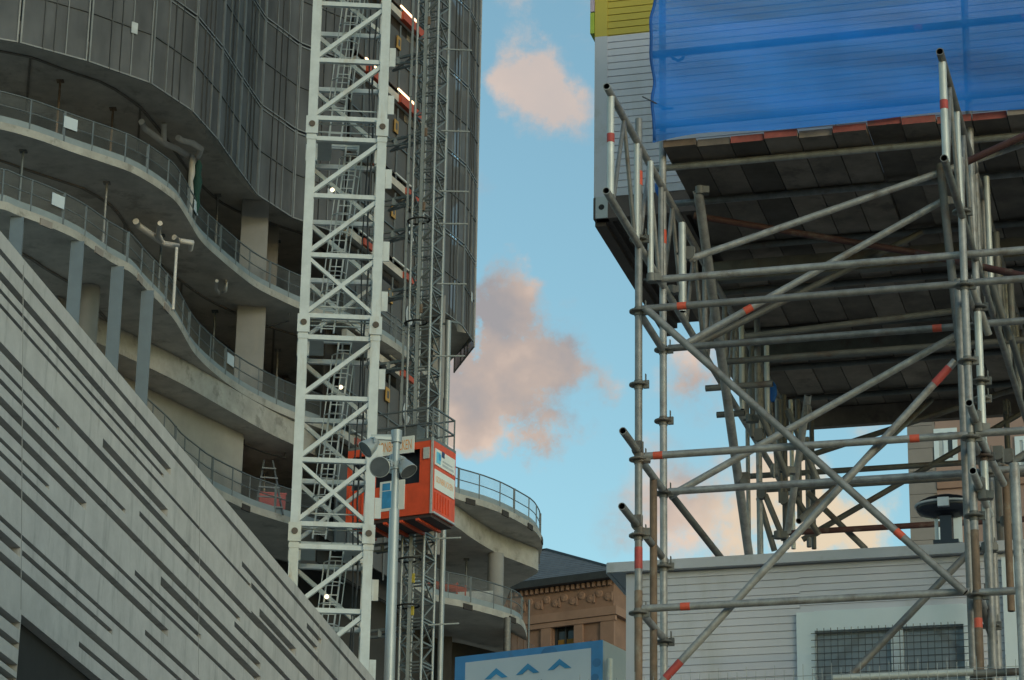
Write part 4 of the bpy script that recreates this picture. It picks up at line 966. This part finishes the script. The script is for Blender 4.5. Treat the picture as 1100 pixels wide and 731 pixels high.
b = MB(); b.quad(C_(-La, .05, Hc+.1), C_(-.05, .05, Hc+.1), C_(-.05, .05, Hc+1.05), C_(-La, .05, Hc+1.05)); b.quad(C_(-.05, .05, Hc+.1), C_(-.05, Lb-.05, Hc+.1), C_(-.05, Lb-.05, Hc+1.05), C_(-.05, .05, Hc+1.05)); b.build('roof_mesh', 'wiremesh', cage)
b = MB(); b.obox(C_(-1.2, .4, Hc+.3), AH, .5, BH, .3, Z, .28); b.obox(C_(-2.1, .5, Hc+.22), AH, .25, BH, .25, Z, .2); b.build('drive_unit', 'hoist', cage)
# ================================================================== floodlight pole
q = aty(418, 731, 45); PB = Vector((q.x, q.y, 0)); ptop = aty(426, 466, 45).z
lp = thing('floodlight_pole', PB, 'grey tapered pole with a cluster of dome floodlights beside the precast wall', 'light pole')
b = MB(); zz = PB+Z*(q.z-3); b.tube(PB, PB+Z*(ptop-1.3), .115, 16, r2=.08); b.build('pole', 'pole', lp)
b = MB(); b.tube(PB+Z*(ptop-1.3), PB+Z*ptop, .06, 14); b.tube(PB+Z*(ptop-.16), PB+Z*(ptop+.05), .09, 14); b.tube(PB+Z*(ptop-.62), PB+Z*(ptop-.5), .085, 14); b.build('spigot', 'pole', lp)
def flood(px_, py_, dY, aim, r, L):
    c = aty(px_, py_, 45+dY); d = Vector(aim).normalized(); b = MB()
    b.lathe(c-d*L*.55, d, [(0, .02), (.02, r*.42), (L*.25, r*.55), (L*.45, r*.75), (L*.9, r*.97), (L, r), (L*1.03, r*1.03), (L*1.03, r*.95)], 24)
    o = b.build('floodlight', 'lampshell', lp)
    b = MB(); b.lathe(c-d*L*.55, d, [(L*1.0, r*.96), (L*.985, r*.6), (L*.97, .001)], 24); b.build('lens', 'lampglass', o)
    b = MB(); n = PB+Z*(c.z+.12); e = c+Z*r*.85; n = Vector((PB.x, PB.y, e.z)); b.bar(n, e, .06, .05); s = d.cross(Z).normalized()
    b.path([c+s*r*1.0, c+s*r*.95+Z*r*.6, e, c-s*r*.95+Z*r*.6, c-s*r*1.0], .018, 6); b.build('bracket', 'lampshell', o)
flood(398.5, 478.5, -.05, (-.75, -.35, -.75), .15, .28)
flood(410, 502, -.35, (-.18, -.95, -.30), .168, .28)
flood(435, 501, -.05, (.55, -.35, -.85), .15, .28)
flood(424, 497, .4, (.1, .7, -.7), .145, .28)
b = MB(); c = PB+Z*(ptop-.05); b.bar(c-CR*.42, c+CR*.06, .06, .05); b.build('cross_arm', 'pole', lp)
# ================================================================== heritage building behind
AS, BS = axes(29.2)
cn = aty(659, 640, 128); CN = Vector((cn.x, cn.y, 0))
hb2 = thing('stone_building', CN, 'brown terracotta building with a slate hip roof and carved frieze', 'building')
def hp(x, y): r = onplane(x, y, CN, BS); return (r-CN).dot(AS), r.z
zE = hp(659, 622)[1]; zF0 = hp(659, 660)[1]; 
def hs(name, spans, mats, par=hb2):
    b = MB()
    for s in spans: b.span(CN, AS, BS, *s)
    return b.build(name, mats, par)
aL = hp(540, 640)[0]-6
a_w0, zw1_ = hp(594, 663); a_w1, _ = hp(617, 660); zw0_ = hp(600, 700)[1]
hs('wall', [(aL, a_w0, 0, 12, 0, zE), (a_w1, 0, 0, 12, 0, zE), (a_w0, a_w1, .5, 12, 0, zE), (a_w0, a_w1, 0, .5, zw1_, zE)], 'sandstone')
hs('window', [(a_w0, a_w1, .3, .36, zw0_-6, zw1_)], 'winglass'); hs('curtain', [(a_w0+.15, a_w1-.1, .25, .29, zw0_-6, zw0_+.6)], 'curtain')
hs('window_mullion', [((a_w0+a_w1)/2-.04, (a_w0+a_w1)/2+.04, .2, .249, zw0_-6, zw1_), (a_w0, a_w0+.12, .2, .249, zw0_-6, zw1_), (a_w1-.12, a_w1, .2, .249, zw0_-6, zw1_)], 'gutter')
zc = hp(659, 650)[1]; hs('cornice', [(aL, .25, -.25, -.002, zc-.5, zc-.1), (aL, .18, -.18, -.003, zc-.75, zc-.52), (.002, .25, -.001, 12, zc-.5, zc-.1)], 'sandstone_lt')
hs('pilaster', [(a_w0-.55, a_w0-.05, -.14, -.002, 0, zc-.76), (a_w1+.05, a_w1+.5, -.14, -.002, 0, zc-.76), (-.6, 0.1, -.14, -.002, 0, zc-.76)], 'sandstone_lt')
hs('panel', [(a_w1+1.0, -1.1, -.06, -.002, zw0_-3, zc-1.5), (a_w1+1.2, -1.3, -.1, -.062, zw0_-3, zc-1.8)], 'sandstone')
fr = MB(); a = aL+.2; k = 0; zf = zc+.15; fh = zE-.35-zf
while a < -.2:
    c = CN+AS*a-BS*.04+Z*(zf+fh*(.5+.14*(-1)**k))
    fr.lathe(c+BS*.03, -BS, [(0, fh*.27), (.06, fh*.22), (.03, fh*.14), (.07, fh*.07), (.07, .001)], 10)
    if k % 2: fr.obox(c+AS*fh*.3, AS, fh*.05, BS, .04, Z, fh*.3)
    a += fh*.62; k += 1
fr.build('frieze', 'sandstone_lt', hb2)
dn = MB(); a = aL
while a < 0: dn.span(CN, AS, BS, a, a+.13, -.2, -.003, zE-.3, zE-.08); a += .27
dn.build('dentil', 'sandstone_lt', hb2)
hs('gutter', [(aL, .55, -.55, -.2, zE-.06, zE+.28), (.2, .55, -.199, 12, zE-.06, zE+.28)], 'gutter')
b = MB(); ap_a, ap_z = None, None
ridge_y = 4.2; r1 = onplane(587, 591, CN+BS*ridge_y, BS); ra = (r1-CN).dot(AS); rz = r1.z
E1, E0 = CN+AS*.5-BS*.5+Z*(zE+.25), CN+AS*(aL)-BS*.5+Z*(zE+.25)
E2, E3 = CN+AS*.5+BS*(2*ridge_y+.5)+Z*(zE+.25), CN+AS*aL+BS*(2*ridge_y+.5)+Z*(zE+.25)
R0 = CN+AS*ra+BS*ridge_y+Z*rz; R1 = CN+AS*(aL-1)+BS*ridge_y+Z*rz
nst = 16
for i in range(nst):                                          # slate courses
    t0, t1 = i/nst, (i+1)/nst; up_ = Z*.03
    b.quad(E0.lerp(R1, t0)+up_, E1.lerp(R0, t0)+up_, E1.lerp(R0, t1), E0.lerp(R1, t1)); b.quad(E0.lerp(R1, t0), E1.lerp(R0, t0), E1.lerp(R0, t0)+up_, E0.lerp(R1, t0)+up_)
b.add([E1, E2, R0], [(0, 1, 2)]); b.quad(E3, E2, R0, R1); b.build('roof', 'slate', hb2)
b = MB(); b.tube(E1, R0, .09, 8); b.tube(R1, R0, .09, 8); b.build('ridge', 'gutter', hb2)
# ================================================================== pipes and bits on the slabs
def ppath(pts, h, r, label, name='drain_pipe', m='pipe', cat='pipe', dz=0):
    P_ = [onh(x, y, h) for x, y in pts]; b = MB(); b.path(P_, r, 8); return tag(b.build(name, m), label, cat)
ppath([(152, 131), (155, 138), (178, 155), (190, 160), (206, 170), (213, 168), (216, 160), (207, 154), (195, 151), (191, 148)], 40.4, .11, 'branched pale drain pipe hanging under the highest soffit')
q = onh(207, 168, 40.4); b = MB(); b.tube(q, Vector((q.x, q.y, 37.3+EYE)), .11, 10); b.tube(onh(176, 152, 40.4), onh(176, 133, 40.9), .1, 10); tag(b.build('drain_pipe', 'pipe'), 'upright pale drain pipe standing behind the upper balcony rail', 'pipe')
ppath([(146, 238), (149, 243), (165, 254), (176, 262), (192, 265)], 36.5, .11, 'long pale drain pipe with a bend under the middle soffit')
ppath([(172, 240), (170, 252), (174, 260)], 36.5, .09, 'short forked drain pipe rising from the pipe under the middle soffit')
ppath([(187, 255), (193, 259), (206, 261), (204, 268)], 36.5, .1, 'short elbowed drain pipe at the right under the middle soffit')
ppath([(233, 302), (232, 311), (236, 316), (242, 313), (243, 302), (242, 312)], 36.6, .065, 'loose pale cable loop hanging under the middle soffit', 'cable_loop', 'pipe', 'cable')
q = onh(213, 184, 39.4); b = MB(); b.lathe(q+Z*.4, -Z, [(0, .05), (.2, .13), (.5, .1), (.8, .17), (1.3, .1), (1.7, .14), (2.0, .05)], 10); tag(b.build('netting_bundle', 'green'), 'dark green netting bundle hanging beside the upright drain pipe', 'netting')
q = onh(186, 330, 33.3); b = MB(); b.tube(Vector((q.x, q.y, 33.2+EYE)), Vector((q.x, q.y, 35.4+EYE)), .05, 8); tag(b.build('prop_pole', 'pipe'), 'thin pale pole standing at the middle balcony edge', 'pole')
def box_on(px_, py_, h, sx, sz, m, label, name, k=1.01, lean=0):
    q = onh(px_, py_, h); q = Vector((q.x*k, q.y*k, h+.26+EYE)); ax, ay = axes(-10); b = MB()
    b.obox(q+Z*sz/2, ax, sx/2, ay, .3, Z, sz/2); b.obox(q+Z*(sz+.03), ax, sx/2+.04, ay, .33, Z, .028); b.obox(q-ay*.31+Z*sz*.5, ax, sx*.2, ay, .015, Z, sz*.12)
    return tag(b.build(name, m), label, 'barrier' if 'barrier' in name else 'crate')
box_on(291, 557, 29, .95, 1.15, 'redbox', 'red plastic bin behind the lowest balcony rail left of the crane', 'plastic_bin', 1.02)
box_on(272, 550, 29, .6, .9, 'redbox', 'smaller red crate beside the bin on the lowest balcony', 'crate', 1.03)
q = onh(262, 546, 29); ax, ay = axes(-10); b = MB()
for s in (-.5, .5): b.bar(Vector((q.x, q.y, 29.2+EYE))+ax*s+ay*1.2, Vector((q.x, q.y, 31.6+EYE))+ax*(s*.3)+ay*2.5, .06)
for i in range(5): b.bar(Vector((q.x, q.y, 29.5+EYE+i*.42))+ax*(.5-.06*i)+ay*(1.3+.2*i), Vector((q.x, q.y, 29.5+EYE+i*.42))-ax*(.5-.06*i)+ay*(1.3+.2*i), .05)
o = b.build('step_ladder', 'rail'); o.location += ax*1.0; tag(o, 'grey step ladder standing in the dark opening left of the crane', 'ladder')
q0 = onh(470, 640, 29); 
for i, x in enumerate((466, 480, 489)):
    q = onh(x, 645+i*3, 29); q = Vector((q.x*1.015, q.y*1.015, 29.26+EYE)); ax, ay = axes(10); b = MB()
    b.obox(q+Z*.85, ax, .45, ay, .03, Z, .1); b.obox(q+Z*.45, ax, .45, ay, .03, Z, .1)
    for s in (-.4, .4): b.bar(q+ax*s, q+ax*s+Z*1.0, .06); b.bar(q+ax*s-ay*.3, q+ax*s+ay*.3+Z*.02, .05)
    tag(b.build('red_barrier', 'orange'), ('left orange barrier behind the low balcony rail next to the hoist mast', 'middle orange barrier behind the low balcony rail', 'right orange barrier on the low balcony, nearest the pale board')[i], 'barrier', 'orange barriers on the low balcony')
q = onh(510, 657, 29); q = Vector((q.x*1.02, q.y*1.02, 29.26+EYE)); b = MB(); b.obox(q+Z*.6, axes(10)[0], .75, axes(10)[1], .04, Z, .55); b.bar(q-Z*0+axes(10)[0]*.6, q+Z*1.0+axes(10)[0]*.6, .07); b.bar(q-axes(10)[0]*.6, q+Z*1.0-axes(10)[0]*.6, .07)
tag(b.build('plaster_board', 'ad_grey'), 'pale grey board leaning behind the low balcony rail beside the round column', 'board')
# ================================================================== sky, sun, camera
W = bpy.data.worlds.new('World'); S.world = W; W.use_nodes = True; nt = W.node_tree; N, L = nt.nodes, nt.links
bg = N['Background']; bg.inputs[1].default_value = .12
SUN_EL, SUN_AZ = math.radians(13), math.radians(150)           # azimuth clockwise from the view direction
sky = N.new('ShaderNodeTexSky'); sky.sky_type = 'NISHITA'; sky.sun_disc = False; sky.sun_elevation = SUN_EL; sky.sun_rotation = SUN_AZ
sky.air_density = 1.0; sky.dust_density = .6; sky.ozone_density = 1.6
tc = N.new('ShaderNodeTexCoord'); dirv = tc.outputs['Generated']
def nnode(scale, det, rough, off=(0, 0, 0), st=(1, 1, 1)):
    mp = N.new('ShaderNodeMapping'); mp.inputs['Location'].default_value = off; mp.inputs['Scale'].default_value = st; L.new(dirv, mp.inputs[0])
    n = N.new('ShaderNodeTexNoise'); n.inputs['Scale'].default_value = scale; n.inputs['Detail'].default_value = det; n.inputs['Roughness'].default_value = rough; L.new(mp.outputs[0], n.inputs['Vector']); return n.outputs[0]
def math_(op, a, b_, c=None):
    m = N.new('ShaderNodeMath'); m.operation = op
    for i, v in enumerate((a, b_, c)):
        if v is None: continue
        if isinstance(v, (int, float)): m.inputs[i].default_value = v
        else: L.new(v, m.inputs[i])
    return m.outputs[0]
nz = nnode(26, 12, .68, (3, 1, 2)); nz2 = nnode(14, 5, .55, (9, 4, 1))
wn = N.new('ShaderNodeTexNoise'); wn.inputs['Scale'].default_value = 20; wn.inputs['Detail'].default_value = 8; wn.inputs['Roughness'].default_value = .6; L.new(dirv, wn.inputs['Vector'])
w1 = N.new('ShaderNodeVectorMath'); w1.operation = 'SUBTRACT'; L.new(wn.outputs['Color'], w1.inputs[0]); w1.inputs[1].default_value = (.5, .5, .5)
w2 = N.new('ShaderNodeVectorMath'); w2.operation = 'SCALE'; w2.inputs['Scale'].default_value = .055; L.new(w1.outputs[0], w2.inputs[0])
w3 = N.new('ShaderNodeVectorMath'); w3.operation = 'ADD'; L.new(dirv, w3.inputs[0]); L.new(w2.outputs[0], w3.inputs[1]); warped = w3.outputs[0]
mask = None
for x, y, r, amp in ((582, 92, 60, .8), (552, 0, 45, .5), (562, 55, 36, .4), (536, 345, 82, 1.2), (508, 418, 105, 1.35), (560, 400, 88, 1.2), (612, 402, 62, .8), (578, 480, 58, .95), (520, 460, 60, .8), (742, 405, 70, .5), (735, 545, 90, .5), (848, 556, 92, 1.05), (925, 575, 62, .8), (800, 590, 80, .6), (960, 452, 34, .25), (500, 195, 40, .3), (690, 565, 60, .3)):
    d = ray(x, y).normalized(); vm = N.new('ShaderNodeVectorMath'); vm.operation = 'DISTANCE'; L.new(warped, vm.inputs[0]); vm.inputs[1].default_value = d
    t = math_('MULTIPLY_ADD', vm.outputs['Value'], -FPX*1.0/r, 1.0)
    t = math_('MULTIPLY', math_('MAXIMUM', t, 0.), amp*1.6)
    mask = t if mask is None else math_('MAXIMUM', mask, t)
mask = math_('MULTIPLY', mask, math_('MULTIPLY_ADD', nz, 5.6, -1.8))
hi = N.new('ShaderNodeMapRange'); hi.interpolation_type = 'SMOOTHSTEP'; hi.inputs[1].default_value = .55; hi.inputs[2].default_value = .75; hi.inputs[3].default_value = 0; hi.inputs[4].default_value = .55; L.new(nz2, hi.inputs[0])
# broken cloud over the rest of the dome, away from the framed patch
sep = N.new('ShaderNodeSeparateXYZ'); L.new(dirv, sep.inputs[0])
vm = N.new('ShaderNodeVectorMath'); vm.operation = 'DISTANCE'; L.new(dirv, vm.inputs[0]); vm.inputs[1].default_value = ray(650, 365).normalized()
away = N.new('ShaderNodeMapRange'); away.inputs[1].default_value = .2; away.inputs[2].default_value = .4; L.new(vm.outputs['Value'], away.inputs[0])
mask = math_('MAXIMUM', mask, math_('MULTIPLY', hi.outputs[0], away.outputs[0]))
wisp = N.new('ShaderNodeMapRange'); wisp.interpolation_type = 'SMOOTHSTEP'; wisp.inputs[1].default_value = .48; wisp.inputs[2].default_value = .8; wisp.inputs[4].default_value = .34; L.new(nnode(19, 10, .66, (5, 2, 8), (1, 1, 1.9)), wisp.inputs[0])
mask = math_('MAXIMUM', mask, wisp.outputs[0])
sm = N.new('ShaderNodeMapRange'); sm.interpolation_type = 'SMOOTHSTEP'; sm.inputs[1].default_value = .06; sm.inputs[2].default_value = .80; sm.inputs[4].default_value = .92; L.new(mask, sm.inputs[0])
cr_ = N.new('ShaderNodeValToRGB'); CLK = 4.6
els = cr_.color_ramp.elements; els[0].position = .30; els[0].color = (.30, .27, .27, 1); els[1].position = .72; els[1].color = (.66, .49, .385, 1)
e3 = els.new(.5); e3.color = (.44, .342, .29, 1)
# billows: density difference along the light direction gives lit and shaded sides
lit = math_('SUBTRACT', nnode(30, 5, .5, (3, 1, 2)), nnode(30, 5, .5, (3+.14, 1, 2-.20)))
L.new(math_('MULTIPLY_ADD', lit, .95, math_('MULTIPLY_ADD', nnode(16, 5, .5, (1, 7, 3)), .55, .23)), cr_.inputs[0])
# cloud low on the right is lit creamy
pd = N.new('ShaderNodeVectorMath'); pd.operation = 'DISTANCE'; L.new(dirv, pd.inputs[0]); pd.inputs[1].default_value = ray(910, 580).normalized()
pr = N.new('ShaderNodeMapRange'); pr.interpolation_type = 'SMOOTHSTEP'; pr.inputs[1].default_value = 60/FPX; pr.inputs[2].default_value = 200/FPX; pr.inputs[3].default_value = 1; pr.inputs[4].default_value = 0; L.new(pd.outputs['Value'], pr.inputs[0])
cm = N.new('ShaderNodeMix'); cm.data_type = 'RGBA'; L.new(pr.outputs[0], cm.inputs[0]); L.new(cr_.outputs[0], cm.inputs[6]); cm.inputs[7].default_value = (.68, .54, .37, 1)
pd2 = N.new('ShaderNodeVectorMath'); pd2.operation = 'DISTANCE'; L.new(dirv, pd2.inputs[0]); pd2.inputs[1].default_value = ray(585, 70).normalized()
pr2 = N.new('ShaderNodeMapRange'); pr2.interpolation_type = 'SMOOTHSTEP'; pr2.inputs[1].default_value = 50/FPX; pr2.inputs[2].default_value = 170/FPX; pr2.inputs[3].default_value = .75; pr2.inputs[4].default_value = 0; L.new(pd2.outputs['Value'], pr2.inputs[0])
cm2 = N.new('ShaderNodeMix'); cm2.data_type = 'RGBA'; L.new(pr2.outputs[0], cm2.inputs[0]); L.new(cm.outputs[2], cm2.inputs[6]); cm2.inputs[7].default_value = (.56, .47, .42, 1)
cs_ = N.new('ShaderNodeVectorMath'); cs_.operation = 'SCALE'; cs_.inputs['Scale'].default_value = CLK; L.new(cm2.outputs[2], cs_.inputs[0])
tint = N.new('ShaderNodeVectorMath'); tint.operation = 'MULTIPLY'; L.new(sky.outputs[0], tint.inputs[0]); tint.inputs[1].default_value = (.66, .765, .645)
fm = N.new('ShaderNodeMix'); fm.data_type = 'RGBA'; L.new(sm.outputs[0], fm.inputs[0]); L.new(tint.outputs[0], fm.inputs[6]); L.new(cs_.outputs[0], fm.inputs[7])
L.new(fm.outputs[2], bg.inputs[0])
sl = bpy.data.lights.new('Sun', 'SUN'); sl.energy = .2; sl.angle = math.radians(10); sl.color = (1, .92, .84)
so = bpy.data.objects.new('Sun', sl); COL.objects.link(so)
sd_ = Vector((math.sin(SUN_AZ)*math.cos(SUN_EL), math.cos(SUN_AZ)*math.cos(SUN_EL), math.sin(SUN_EL)))
so.rotation_euler = sd_.to_track_quat('Z', 'Y').to_euler(); so.location = (0, 0, 100)
cd_ = bpy.data.cameras.new('Camera'); co = bpy.data.objects.new('Camera', cd_); COL.objects.link(co)
cd_.sensor_width = 36; cd_.lens = 36*FPX/1100; cd_.clip_end = 6000; cd_.clip_start = .1
mw_ = Matrix((CR, CU, -_F)).transposed().to_4x4(); mw_.translation = CAM; co.matrix_world = mw_
S.camera = co
for o in bpy.data.objects:
    if '_w' in o: del o['_w']
    if '_c' in o: del o['_c']
S.view_settings.view_transform = 'Standard'; S.view_settings.look = 'None'; S.view_settings.exposure = 1.15; S.view_settings.gamma = 1
S.render.engine = 'CYCLES'; S.cycles.max_bounces = 6; S.cycles.transparent_max_bounces = 12; S.cycles.use_denoising = True
